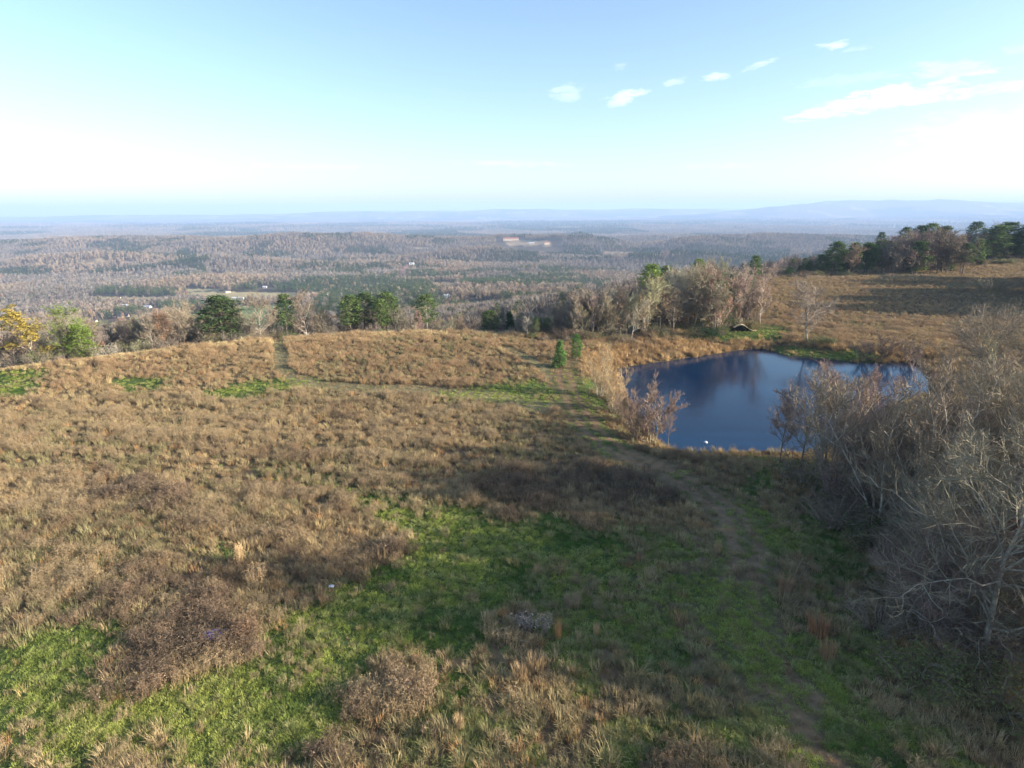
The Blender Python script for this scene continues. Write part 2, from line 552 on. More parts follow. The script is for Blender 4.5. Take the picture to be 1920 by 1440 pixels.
# ------------------------------------------------------------------ the ground: one sheet
def build_ground():
    fine = np.arange(-56, 56.001, 0.26)
    ang = np.concatenate([np.arange(-180, -56, 6.0), fine, np.arange(60, 180, 6.0)])
    rad = [0.0, 4, 8, 12, 15]
    r = 15.0
    while r < 62000:
        r *= 1.0135 if r < 5000 else 1.02
        rad.append(r)
    rad = np.array(rad)
    na, nr = len(ang), len(rad)
    A, RR = np.meshgrid(np.radians(ang), rad)
    X = RR * np.sin(A); Y = RR * np.cos(A) - 6.0
    Z = height(X.ravel(), Y.ravel()).reshape(X.shape)
    V = np.stack([X.ravel(), Y.ravel(), Z.ravel()], -1)
    i = np.arange(nr - 1)[:, None] * na; j = np.arange(na)[None, :]
    j2 = (j + 1) % na
    F = np.stack([(i + j), (i + na + j), (i + na + j2), (i + j2)], -1).reshape(-1, 4)
    me = bpy.data.meshes.new('ground')
    me.vertices.add(len(V)); me.vertices.foreach_set('co', V.ravel().astype(np.float32))
    me.loops.add(F.size); me.loops.foreach_set('vertex_index', F[:, ::-1].ravel().astype(np.int32))
    me.polygons.add(len(F)); me.polygons.foreach_set('loop_start', np.arange(0, F.size, 4, dtype=np.int32))
    me.polygons.foreach_set('loop_total', np.full(len(F), 4, np.int32))
    me.update(); me.validate()
    me.shade_smooth()
    # soil, litter and field colours
    x, y, z = V[:, 0], V[:, 1], V[:, 2]
    rr = np.hypot(x, y)
    C = np.zeros((len(V), 3))
    C[:] = (.13, .095, .06)
    nz = fbm(x / 6, y / 6, 101, 4)[:, None]
    C = np.array((.15, .105, .062)) * (0.7 + .6 * nz)
    near = rr < 330
    g, d, tr, rut, s = cover(x[near], y[near], z[near])
    c = C[near]
    c[g] = np.array((.07, .10, .03)) * (0.75 + .5 * nz[near][g])
    c[d] = np.array((.10, .07, .045)) * (0.7 + .6 * nz[near][d])
    c[s] = np.array((.20, .17, .09)) * (0.8 + .4 * nz[near][s])
    tc = np.array((.15, .115, .065)) * (0.7 + .6 * nz[near]) 
    rc = np.array((.20, .135, .08)) * (0.8 + .4 * nz[near])
    pat = S(.45, .6, fbm(x[near] / 5, y[near] / 5, 107, 3))[:, None]
    tc = tc * (1 - .6 * pat) + np.array((.08, .11, .035)) * .6 * pat
    c = c * (1 - tr[:, None]) + tc * tr[:, None]
    k = (rut * tr)[:, None]
    c = c * (1 - k) + rc * k
    dp = sdf(POND, x[near], y[near])
    k = (1 - S(.2, 1.6, dp))[:, None]
    c = c * (1 - k) + np.array((.07, .055, .035)) * k
    C[near] = c
    dr = sdf(PLATEAU, x, y)
    far = dr > 10
    lit = np.array((.13, .105, .08)) * (0.75 + .5 * fbm(x / 60, y / 60, 111, 4)[:, None])
    k = S(5, 40, dr)[:, None]
    C = C * (1 - k) + lit * k
    # far plain: woods of pine and bare trees, clearings
    q = fbm(x / 900, y / 1500, 121, 5); q2 = fbm(x / 260, y / 420, 131, 4); q3 = fbm(x / 500, y / 900, 141, 4)
    pl = np.array((.175, .135, .105))[None] * (0.65 + .7 * q2[:, None])
    pine = S(.50, .56, q)[:, None]
    pl = pl * (1 - pine) + np.array((.045, .062, .035)) * (0.7 + .6 * q2[:, None]) * pine
    clr = S(.67, .70, q3)[:, None]
    pl = pl * (1 - clr) + np.array((.34, .27, .17)) * clr
    k = S(4000, 6500, rr)[:, None]
    C = C * (1 - k) + pl * k
    px, py = project(x, y, z)
    ex = px + 5 * (fbm(x / 25, y / 25, 151, 3) - .5)
    for poly, col in FAR_FIELDS:
        m_ = inpoly(poly, ex, py) & (rr > 300)
        C[m_] = np.array(col) * (0.85 + .3 * nz[m_])
    ca = me.color_attributes.new('land', 'FLOAT_COLOR', 'POINT')
    ca.data.foreach_set('color', np.concatenate([C, np.ones((len(C), 1))], 1).astype(np.float32).ravel())
    m, n, b = newmat('earth')
    a = N(n, 'ShaderNodeAttribute', attribute_name='land')
    c_ = noise_mul(n, a.outputs['Color'], .9, .7, 1.3, 8)
    c_ = noise_mul(n, c_, .02, .8, 1.2, 6)
    n.links.new(c_, b.inputs['Base Color'])
    tcn = N(n, 'ShaderNodeTexCoord'); no = N(n, 'ShaderNodeTexNoise')
    no.inputs['Scale'].default_value = 3.5; no.inputs['Detail'].default_value = 8
    n.links.new(tcn.outputs['Object'], no.inputs['Vector'])
    bp = N(n, 'ShaderNodeBump'); bp.inputs['Strength'].default_value = .6; bp.inputs['Distance'].default_value = .12
    n.links.new(no.outputs[0], bp.inputs['Height']); n.links.new(bp.outputs[0], b.inputs['Normal'])
    b.inputs['Roughness'].default_value = .95
    b.inputs['Specular IOR Level'].default_value = .05
    global ZMAX, ZMIN
    ZMIN = V[:, 2].min()
    ZMAX = max(40.0, V[:, 2].max())
    me.materials.append(m)
    return obj('ground', me, kind='structure')


build_ground()


# ------------------------------------------------------------------ pond water
def water_mat(name, col, bump=.02, scale=1.2):
    m, n, b = newmat(name)
    b.inputs['Base Color'].default_value = (*col, 1)
    b.inputs['Roughness'].default_value = .11
    b.inputs['IOR'].default_value = 1.33
    b.inputs['Specular IOR Level'].default_value = .5
    b.inputs['Specular Tint'].default_value = (.13, .58, 1.0, 1)
    tcn = N(n, 'ShaderNodeTexCoord'); mp = N(n, 'ShaderNodeMapping'); no = N(n, 'ShaderNodeTexNoise')
    mp.inputs['Scale'].default_value = (1, 2.2, 1); mp.inputs['Rotation'].default_value = (0, 0, R(15))
    no.inputs['Scale'].default_value = scale; no.inputs['Detail'].default_value = 3
    n.links.new(tcn.outputs['Object'], mp.inputs[0]); n.links.new(mp.outputs[0], no.inputs['Vector'])
    bp = N(n, 'ShaderNodeBump'); bp.inputs['Strength'].default_value = .5; bp.inputs['Distance'].default_value = bump
    n.links.new(no.outputs[0], bp.inputs['Height']); n.links.new(bp.outputs[0], b.inputs['Normal'])
    return m


M_WATER = water_mat('pond_water', (.001, .020, .060))
xs = [p[0] for p in POND]; ys = [p[1] for p in POND]
cx, cy = sum(xs) / len(xs), sum(ys) / len(ys)
outer = [(cx + (x - cx) * 1.06, cy + (y - cy) * 1.06, WATER) for x, y in POND]
obj('pond_water', mesh('pond_water', outer, [tuple(range(len(outer)))[::-1]], [M_WATER]), kind='structure')
M_LAKE = water_mat('lake_water', (.10, .22, .40))
for (a, b_, ww, dd) in ((545, 435.5, 70, 120), (1380, 443.5, 190, 60)):
    lx, ly, lz = at(a, b_)
    pts = [(lx + ww * math.cos(t) * (1 + .3 * math.sin(3 * t + a)), ly + dd * math.sin(t), lz + 14) for t in np.linspace(0, 2 * math.pi, 22)[:-1]]
    obj('lake_water', mesh('lake_water', pts, [tuple(range(len(pts)))], [M_LAKE]), kind='structure')


# ------------------------------------------------------------------ scatter with geometry nodes (stuff only)
def scatter(name, P, rot, scl, idx, tint, protos, label, cat):
    n = len(P)
    me = bpy.data.meshes.new(name)
    me.vertices.add(n)
    me.vertices.foreach_set('co', np.asarray(P, np.float32).ravel())
    a = me.attributes.new('rot', 'FLOAT_VECTOR', 'POINT'); a.data.foreach_set('vector', np.asarray(rot, np.float32).ravel())
    a = me.attributes.new('scl', 'FLOAT_VECTOR', 'POINT'); a.data.foreach_set('vector', np.asarray(scl, np.float32).ravel())
    a = me.attributes.new('idx', 'INT', 'POINT'); a.data.foreach_set('value', np.asarray(idx, np.int32))
    a = me.attributes.new('tint', 'FLOAT_COLOR', 'POINT')
    a.data.foreach_set('color', np.concatenate([tint, np.ones((n, 1))], 1).astype(np.float32).ravel())
    pc = bpy.data.collections.new(name + '_plants')
    for k, pm in enumerate(protos):
        po = bpy.data.objects.new('%s_plant_%02d' % (name, k), pm); pc.objects.link(po)
    ng = bpy.data.node_groups.new(name, 'GeometryNodeTree')
    ng.interface.new_socket('Geometry', in_out='INPUT', socket_type='NodeSocketGeometry')
    ng.interface.new_socket('Geometry', in_out='OUTPUT', socket_type='NodeSocketGeometry')
    gi = ng.nodes.new('NodeGroupInput'); go = ng.nodes.new('NodeGroupOutput')
    iop = ng.nodes.new('GeometryNodeInstanceOnPoints'); ci = ng.nodes.new('GeometryNodeCollectionInfo')
    ci.inputs[0].default_value = pc; ci.inputs['Separate Children'].default_value = True; ci.inputs['Reset Children'].default_value = True

    def na(nm, t):
        q = ng.nodes.new('GeometryNodeInputNamedAttribute'); q.data_type = t; q.inputs[0].default_value = nm
        return q.outputs[0]
    L = ng.links.new
    L(gi.outputs[0], iop.inputs['Points']); L(ci.outputs[0], iop.inputs['Instance'])
    iop.inputs['Pick Instance'].default_value = True
    L(na('idx', 'INT'), iop.inputs['Instance Index'])
    L(na('rot', 'FLOAT_VECTOR'), iop.inputs['Rotation'])
    L(na('scl', 'FLOAT_VECTOR'), iop.inputs['Scale'])
    L(iop.outputs[0], go.inputs[0])
    o = obj(name, me, label=label, cat=cat, kind='stuff')
    md = o.modifiers.new('scatter', 'NODES'); md.node_group = ng
    return o


def setfluff(me, vals):
    a = me.attributes.new('fluff', 'FLOAT', 'POINT'); a.data.foreach_set('value', np.asarray(vals, np.float32))


def tuft_grass(seed, n, h, spread, width, lean=.5, mat=M_GRASS):
    rg = random.Random(seed); mb = MB()
    for _ in range(n):
        a = rg.uniform(0, 6.283); r0 = spread * math.sqrt(rg.random())
        p = Vector((r0 * math.cos(a), r0 * math.sin(a), -.03))
        az = a + rg.gauss(0, .8); l = h * rg.uniform(.55, 1.15); ln = lean * rg.uniform(.2, 1.2)
        d = Vector((math.cos(az), math.sin(az), 0)); sd_ = Vector((-d.y, d.x, 0)) * width * rg.uniform(.6, 1.3)
        q = p + Vector((0, 0, l * .6)) + d * l * ln * .4
        t = q + Vector((0, 0, l * (.4 - .25 * ln))) + d * l * ln * .6
        n0 = len(mb.v)
        mb.v += [tuple(p - sd_), tuple(p + sd_), tuple(q + sd_ * .8), tuple(q - sd_ * .8), tuple(t)]
        mb.f += [(n0, n0 + 1, n0 + 2, n0 + 3), (n0 + 3, n0 + 2, n0 + 4)]; mb.m += [0, 0]
    return mb.build('tuft', mat)


def tuft_weed(seed, stems, h, spread, heads=8, hs=.05, mat=M_WEED):
    """dead goldenrod-like weeds: thin stems branching to seed heads"""
    rg = random.Random(seed); mb = MB(); fl = []

    def rib(p, q, w_, f):
        d = (q - p); s_ = d.cross(Vector((rg.uniform(-1, 1), rg.uniform(-1, 1), .3))).normalized() * w_
        n0 = len(mb.v); mb.v += [tuple(p - s_), tuple(p + s_), tuple(q)]; mb.f.append((n0, n0 + 1, n0 + 2)); mb.m.append(0); fl.extend([f] * 3)
    for _ in range(stems):
        a = rg.uniform(0, 6.283); r0 = spread * math.sqrt(rg.random())
        p = Vector((r0 * math.cos(a), r0 * math.sin(a), -.03)); l = h * rg.uniform(.6, 1.15)
        q = p + Vector((rg.gauss(0, .13) * l, rg.gauss(0, .13) * l, l))
        rib(p, q, .016, 0)
        for _k in range(heads):
            t = rg.uniform(.45, 1.0)
            b = p.lerp(q, t)
            e = b + Vector((rg.gauss(0, 1), rg.gauss(0, 1), rg.uniform(.2, 1.2))) * l * .12
            rib(b, e, .008, .15)
            c = e; s_ = hs * rg.uniform(.6, 1.5)
            v1, v2, v3 = [c + Vector((rg.gauss(0, 1), rg.gauss(0, 1), rg.gauss(0, 1))) * s_ for _i in range(3)]
            n0 = len(mb.v); mb.v += [tuple(v1), tuple(v2), tuple(v3)]; mb.f.append((n0, n0 + 1, n0 + 2)); mb.m.append(0)
            fl.extend([rg.choice((.0, .0, .1, .35))] * 3)
        for _k in range(4):     # dry leaves low on the stem
            b = p.lerp(q, rg.uniform(.1, .7)); v = Vector((rg.gauss(0, 1), rg.gauss(0, 1), rg.uniform(-.6, .3))).normalized() * l * .16
            rib(b, b + v, .013, 0)
    me = mb.build('weed', mat); setfluff(me, fl)
    return me


def rnd_pts(n, seed, x0, x1, y0, y1):
    rs = np.random.RandomState(seed)
    return rs.uniform(x0, x1, n), rs.uniform(y0, y1, n), rs


def strata(y0, y1, dens, seed, margin=1.08):
    """random points in the camera's wedge between two distances"""
    rs = np.random.RandomState(seed)
    k = .87 * margin
    area = k * (y1 * y1 - y0 * y0)
    n = int(area * dens)
    y = np.sqrt(rs.uniform(y0 * y0, y1 * y1, n)); x = rs.uniform(-1, 1, n) * y * k * 1.10 + rs.uniform(-4, 4, n)
    return x, y


def vegetation():
    weedp = [tuft_weed(10 + k, 22, 1.0, .46, 9, .017) for k in range(5)]
    bands = [(16, 34, 8.5), (34, 60, 6.4), (60, 100, 4.4), (100, 160, 3.0), (160, 300, 1.3)]
    X = []; Y = []
    for k, (a, b, dn) in enumerate(bands):
        x, y = strata(a, b, dn, 300 + k); X.append(x); Y.append(y)
    x = np.concatenate(X); y = np.concatenate(Y); z = height(x, y)
    dr = sdf(PLATEAU, x, y); dp = sdf(POND, x, y)
    ok = in_view(x, y, z) & (dr < 6) & (dp > .6)
    x, y, z, dp = x[ok], y[ok], z[ok], dp[ok]
    g, d, tr, rut, s = cover(x, y, z)
    rs = np.random.RandomState(5)
    n = len(x)
    u = rs.rand(n)
    cl = fbm(x / 3.0, y / 3.0, 201, 3)
    keepg = np.where(cl > .60, .26, .015)
    mixm = cover.mix
    p = np.where(g, keepg, np.where(d, .8, .86))
    p = np.where(mixm, np.where(cl > .60, .35, .05), p)
    p = np.where((dp < 4) & (y < 95), p * .3, p)
    p = np.where(s, .14, p) * (1 - .90 * tr)
    gap = (fbm(x / 2.6, y / 3.6, 203, 3) < .42) & ~d
    band = fbm(x / 26 + .3, (y + .22 * x) / 3.0, 207, 3)
    p = np.where(gap, p * .22, p)
    p = p * np.where((band < .45) & (y < 100) & ~d, .15, 1)
    woods = (x > 24) & (y < 80) & (x > 24 + (y - 40) * .25)
    p = np.where(woods, p * .45, p)
    k = u < p
    x, y, z, g, d, s, dp, band = x[k], y[k], z[k], g[k], d[k], s[k], dp[k], band[k]
    n = len(x)
    t1 = .6 * band[:, None] + .4 * fbm(x / 9, y / 14, 211, 4)[:, None]; t2 = fbm(x / 1.6, y / 1.6, 221, 2)[:, None]; t3 = rs.rand(n, 1)
    tan = np.array((.46, .335, .18)); brown = np.array((.24, .15, .08)); grey = np.array((.33, .275, .185)); rust = np.array((.43, .245, .12))
    a = S(.42, .58, t1); c = brown * (1 - a) + tan * a
    b = S(.35, .75, t2 * .6 + t3 * .4); c = c * (1 - .3 * b) + grey * .3 * b
    hump = (y > 98) & (x < 25)
    c = np.where(hump[:, None], c * .35 + (tan * .55 + rust * .55) * .65, c)
    farr = (y > 130) & (x > 25)
    c = np.where(farr[:, None], c * .5 + (rust * .28 + brown * .3 + grey * .2) * .8, c)
    pale_ = ((y > 250) & (x > 120))[:, None]
    c = np.where(pale_, c * .3 + np.array((.48, .38, .25)) * .7, c)
    c = np.where(d[:, None], np.array((.20, .135, .085)) * (.6 + .8 * t3) * (.8 + .5 * t2), c)
    c = np.where(g[:, None], c * .7 + np.array((.30, .27, .13)) * .3, c)
    c *= (.62 + .5 * rs.rand(n, 1))
    hgt = np.where(d, .95, .70) * (.65 + .7 * band) * np.where(g, .62, 1) * np.where(s, .4, 1) * rs.uniform(.6, 1.25, n) * (.35 + 1.3 * fbm(x / 3.5, y / 3.5, 231, 2))
    wd = hgt * rs.uniform(.8, 1.25, n) + .12
    rot = np.stack([rs.normal(0, .12, n), rs.normal(0, .12, n), rs.uniform(0, 6.283, n)], -1)
    scatter('dry_weeds', np.stack([x, y, z], -1), rot, np.stack([wd, wd, hgt], -1), rs.randint(0, 5, n), c, weedp,
            'dead brown and tan weeds covering the hilltop fields', 'weeds')
    print('weeds', n)
    # tan grass: clumps between the weeds
    grp = [tuft_grass(40 + k, 58, .62, .24, .0085, .6, M_INST) for k in range(4)]
    X = []; Y = []
    for k, (a_, b_, dn) in enumerate([(16, 34, 9), (34, 60, 6.5), (60, 100, 3.6), (100, 160, 2.6), (160, 290, 1.0)]):
        x, y = strata(a_, b_, dn, 400 + k); X.append(x); Y.append(y)
    x = np.concatenate(X); y = np.concatenate(Y); z = height(x, y)
    dr = sdf(PLATEAU, x, y); dp = sdf(POND, x, y)
    ok = in_view(x, y, z) & (dr < 9) & (dp > .2)
    x, y, z, dp, dr = x[ok], y[ok], z[ok], dp[ok], dr[ok]
    g, d, tr, rut, s = cover(x, y, z)
    n = len(x)
    p = np.where(g, .13, .8) * (1 - .55 * tr) * (1 - .8 * tr * rut)
    p = np.where(cover.mix, .62, p)
    cl = fbm(x / 2.5, y / 2.5, 241, 3)
    p *= np.where(cl > .5, 1.0, .5)
    k = rs.rand(n) < p
    x, y, z, g, d, s, dp, tr, dr = x[k], y[k], z[k], g[k], d[k], s[k], dp[k], tr[k], dr[k]
    n = len(x)
    t1 = fbm(x / 12, y / 12, 251, 3)[:, None]; t3 = rs.rand(n, 1)
    straw = np.array((.45, .345, .185)); ol = np.array((.31, .265, .135)); orange = np.array((.42, .26, .125))
    a = S(.35, .65, t1); c = ol * (1 - a) + straw * a
    c = np.where(t3 > .88, orange, c)
    c = np.where(g[:, None], c * .5 + np.array((.22, .26, .09)) * .5, c)
    rim = (dr > -5) & (x < 10)
    c = np.where(rim[:, None], np.array((.60, .47, .25)), c)
    c = np.where((tr > .4)[:, None], c * .75, c)
    bankl = (dp < 7) & (y > 100)
    c = np.where(bankl[:, None], np.array((.52, .36, .18)) * (.8 + .4 * t3), c)
    c *= (.75 + .5 * rs.rand(n, 1))
    hgt = rs.uniform(.55, 1.35, n) * np.where(g, .7, 1) * np.where(s | (tr > .4), .32, 1) * np.where(bankl, 1.7, 1) * np.where(rs.rand(n) > .96, 1.6, 1)
    wd = hgt * rs.uniform(.8, 1.3, n) + .2
    rot = np.stack([rs.normal(0, .15, n), rs.normal(0, .15, n), rs.uniform(0, 6.283, n)], -1)
    scatter('dry_grass', np.stack([x, y, z], -1), rot, np.stack([wd, wd, hgt], -1), rs.randint(0, 4, n), c, grp,
            'straw coloured dry grass among the weeds and along the pond', 'grass')
    print('grass', n)
    # green grass
    gp = [tuft_grass(60 + k, 54, .24, .27, .010, 1.0) for k in range(4)]
    X = []; Y = []
    for k, (a_, b_, dn) in enumerate([(16, 34, 16), (34, 60, 9), (60, 100, 3.5), (100, 150, 2)]):
        x, y = strata(a_, b_, dn, 500 + k); X.append(x); Y.append(y)
    x = np.concatenate(X); y = np.concatenate(Y); z = height(x, y)
    dr = sdf(PLATEAU, x, y); dp = sdf(POND, x, y)
    ok = in_view(x, y, z) & (dr < 2) & (dp > .3)
    x, y, z, dp = x[ok], y[ok], z[ok], dp[ok]
    g, d, tr, rut, s = cover(x, y, z)
    n = len(x)
    pn = fbm(x / 4, y / 4, 261, 3)
    p = np.where(g, 1.0, np.where(d, 0.02, np.where(pn > .66, .18, .01)))
    p = np.maximum(p, tr * np.where(pn > .5, .5, .12) * (1 - .8 * rut))
    k = rs.rand(n) < p
    x, y, z, g = x[k], y[k], z[k], g[k]; n = len(x)
    t1 = fbm(x / 5, y / 5, 271, 3)[:, None]; t2 = fbm(x / 1.2, y / 1.2, 281, 2)[:, None]
    deep = np.array((.10, .18, .036)); lime = np.array((.32, .37, .085)); pale = np.array((.42, .42, .19))
    a = S(.30, .56, t1); c = deep * (1 - a) + lime * a
    c = np.where(t2 > .60, c * .55 + pale * .45, c)
    bl = S(-5, -22, x)[:, None] * S(45, 30, y)[:, None]
    c = c * (1 - .6 * bl) + np.array((.42, .44, .12)) * .6 * bl
    c *= (.75 + .5 * rs.rand(n, 1))
    hgt = rs.uniform(.6, 1.3, n) * (.7 + 1.1 * np.clip(t2[:, 0] - .2, 0, 1)); wd = rs.uniform(.8, 1.4, n)
    rot = np.stack([rs.normal(0, .2, n), rs.normal(0, .2, n), rs.uniform(0, 6.283, n)], -1)
    scatter('green_grass', np.stack([x, y, z], -1), rot, np.stack([wd, wd, hgt], -1), rs.randint(0, 4, n), c, gp,
            'short green grass in the damp foreground patches', 'grass')
    print('green', n)


vegetation()


# ------------------------------------------------------------------ woodland in the valley (a mass nobody could count)
def far_bare(seed, n=70, ws=1.0):
    rg = random.Random(seed); mb = MB()
    mb.tube([Vector((0, 0, -1)), Vector((.1, 0, 5)), Vector((0, .2, 9))], [.16, .12, .03], 3)
    for _ in range(n):
        zz = rg.uniform(3.0, 9.5); a = rg.uniform(0, 6.283)
        rr_ = 2.9 * math.sin(min(1, max(.05, (zz - 1.5) / 10)) * math.pi) ** .7 * rg.uniform(.35, 1)
        b = Vector((0, 0, zz)); b.x, b.y = rr_ * .45 * math.cos(a), rr_ * .45 * math.sin(a)
        e = Vector((rr_ * math.cos(a + rg.gauss(0, .3)), rr_ * math.sin(a + rg.gauss(0, .3)), zz + rg.uniform(.8, 2.6)))
        s_ = Vector((rg.gauss(0, 1), rg.gauss(0, 1), rg.gauss(0, .3))).normalized() * rg.uniform(.16, .34) * ws
        mb.tri(b - s_, b + s_, e)
    return mb.build('bare_tree_far', M_WOOD)


def far_pine(seed, n=90, cone=False, ws=1.0):
    rg = random.Random(seed); mb = MB()
    mb.tube([Vector((0, 0, -1)), Vector((0, 0, 8))], [.2, .1], 3)
    for _ in range(n):
        t = rg.random()
        zz = 2.5 + 9.5 * t if cone else 4.5 + 8.0 * t
        rm = (2.7 * (1 - t) + .3) if cone else 2.8 * math.sin(math.pi * (0.18 + .78 * t)) ** .8
        a = rg.uniform(0, 6.283); rr_ = rm * math.sqrt(rg.uniform(.25, 1))
        c = Vector((rr_ * math.cos(a), rr_ * math.sin(a), zz))
        s_ = rg.uniform(.5, 1.0) * ws
        v = [c + Vector((rg.gauss(0, 1), rg.gauss(0, 1), rg.gauss(0, .45))) * s_ * .75 for _i in range(3)]
        mb.tri(*v)
    return mb.build('pine_tree_far', M_WOOD)


HOUSES = [  # px, py, width, depth, wall height, rotation, wall colour, roof colour, label
    (772, 497, 20, 13, 5.5, 15, 'white', 'pale', 'white house with a pale roof at the head of the drive on the wooded ridge'),
    (446, 563, 26, 10, 4.5, 5, 'white', 'pale', 'long white barn at the edge of the tan field'),
    (427, 549, 12, 9, 4.5, 40, 'cream', 'dark', 'small cream farmhouse at the far side of the tan field'),
    (402, 565, 9, 7, 3.5, 20, 'white', 'pale', 'low white shed on the near side of the tan field'),
    (234, 575, 16, 8, 3.5, 10, 'white', 'pale', 'white house left of the other roofs in the valley clearing'),
    (277, 578, 16, 9, 3.5, -12, 'white', 'pale', 'white house among bare trees right of its neighbour in the valley'),
    (223, 560, 8, 6, 3, 10, 'white', 'dark', 'tiny white cabin by the dark pines in the valley'),
    (232, 595, 18, 10, 3.6, 12, 'cream', 'dark', 'brown roofed ranch house with a white gable above the red bank'),
    (178, 604, 7, 6, 3, 0, 'cream', 'dark', 'little cream shed near the red dirt drive'),
    (294, 583, 8, 6, 3, 30, 'brick', 'dark', 'small brick house behind bare trees in the valley'),
    (837, 559, 11, 9, 4.6, 35, 'white', 'pale', 'white house beside the shaded meadow in the valley'),
    (915, 580, 9, 7, 3.4, -10, 'white', 'dark', 'small white house at the lower end of the shaded meadow'),
    (902, 579, 8, 7, 3.4, 15, 'brick', 'dark', 'dark red house next to a small white one below the shaded meadow'),
    (497, 540, 10, 7, 3.4, 0, 'white', 'pale', 'white shed just behind the pine belt'),
    (548, 578, 12, 7, 3.4, 0, 'white', 'pale', 'pale low shed on the green field behind the treeline'),
    (958, 451, 90, 22, 7, 4, 'cream', 'red', 'long tan building far out on the plain'),
    (997, 459, 52, 22, 7, -3, 'cream', 'pale', 'tan block nearest to us in the far group on the plain'),
    (1025, 458, 36, 22, 7, 8, 'cream', 'red', 'red roofed building at the right end of the far group'),
]
HPOS = [at(h[0], h[1]) for h in HOUSES]


def woodland():
    protos = [far_bare(1), far_bare(2), far_bare(3, 60), far_pine(4), far_pine(5), far_pine(6, 90, True),
              far_bare(7, 420, .3), far_bare(8, 420, .3), far_bare(9, 380, .3), far_pine(10, 650, False, .42), far_pine(11, 650, False, .42), far_pine(12, 650, True, .42)]
    out = []
    rs = np.random.RandomState(77)
    for k, (a, b, dn, sc_) in enumerate([(120, 700, 1 / 34., 1.0), (700, 1700, 1 / 50., 1.05), (1700, 3600, 1 / 90., 1.15), (3600, 7000, 1 / 420., 1.8), (7000, 12000, 1 / 2500., 3.0)]):
        x, y = strata(a, b, dn, 700 + k)
        out.append(np.stack([x, y, np.full(len(x), sc_)], -1))
    Q = np.concatenate(out); x, y, sc_ = Q.T
    z = height(x, y)
    dr = sdf(PLATEAU, x, y)
    px, py = project(x, y, z)
    ok = (dr > 34) & (px > -40) & (px < 1960)
    pj = px + 6 * (fbm(x / 25, y / 25, 151, 3) - .5)
    for poly, col in FAR_FIELDS:
        ok &= ~inpoly(poly, pj, py)
        # a clearing stays open towards us
        ok &= ~inpoly([(a, b + (3 if b < 520 else 5)) for a, b in poly], pj, py)
    for (hx, hy, hz) in HPOS:
        dist = math.hypot(hx, hy); f = 1 / dist
        ux, uy = hx * f, hy * f
        al = (x - hx) * ux + (y - hy) * uy; la = -(x - hx) * uy + (y - hy) * ux
        rr_ = 16 if dist < 2500 else 70
        ok &= ~((al > -rr_ * (5.5 if dist < 2500 else 4)) & (al < rr_) & (np.abs(la) < rr_))
    x, y, z, sc_, px, py, dr = [q[ok] for q in (x, y, z, sc_, px, py, dr)]
    n = len(x)
    pn = fbm(x / 150, y / 190, 171, 4); q0 = fbm(x / 900, y / 1500, 121, 5)
    pine = (pn > .63) & (rs.rand(n) < .8) | (rs.rand(n) < .05)
    pine = np.where(y > 3800, (q0 > .53) & (rs.rand(n) < .9), pine)
    pine &= ~((y < 500) & (rs.rand(n) < .85))
    for poly in PINE_PX:
        pine |= inpoly(poly, px + 8 * (pn - .5), py + 4 * (pn - .5)) & (rs.rand(n) < .85) & (y > 420)
    idx = np.where(pine, rs.randint(3, 6, n), rs.randint(0, 3, n)) + np.where(y < 900, 6, 0)
    t = rs.rand(n, 1); u = rs.rand(n, 1); v = fbm(x / 240, y / 240, 181, 5)[:, None]
    grey = np.array((.30, .265, .22)); mauve = np.array((.235, .20, .175)); warm = np.array((.36, .27, .18)); rust = np.array((.34, .19, .11))
    c = grey * (1 - t) + mauve * t
    a_ = S(.42, .6, v); c = c * (1 - .7 * a_) + warm * .7 * a_; c = c * (.75 + .5 * fbm(x / 420, y / 420, 191, 4)[:, None])
    c = np.where(u > .965, rust, c); c = np.where((u > .93) & (u < .945), np.array((.38, .28, .10)), c)
    pc = np.array((.065, .098, .042)) * (1 - t) + np.array((.115, .15, .06)) * t
    c = np.where(pine[:, None], pc * np.where(y > 1800, .55, .8)[:, None], c * np.array((.86, .87, .90))) * (.7 + .55 * rs.rand(n, 1))  # distant pines darkened: shading of the hills put into their tint
    hs_ = sc_ * rs.uniform(.75, 1.25, n) * np.where(pine, 1.0, 1.08) * np.where(dr < 80, .8, 1)
    ws = hs_ * rs.uniform(.9, 1.35, n)
    rot = np.stack([rs.normal(0, .04, n), rs.normal(0, .04, n), rs.uniform(0, 6.283, n)], -1)
    scatter('woodland', np.stack([x, y, z], -1), rot, np.stack([ws, ws, hs_], -1), idx, c, protos,
            'bare brown woods mixed with dark pines filling the valley', 'woodland')
    print('woodland', n)


woodland()


# ------------------------------------------------------------------ trees near enough to tell apart
def rib(mb, p, q, w_, rg):
    d = q - p
    s_ = d.cross(Vector((rg.gauss(0, 1), rg.gauss(0, 1), rg.gauss(0, 1))))
    if s_.length < 1e-6: return
    s_ = s_.normalized() * w_
    mb.tri(p - s_, p + s_, q)


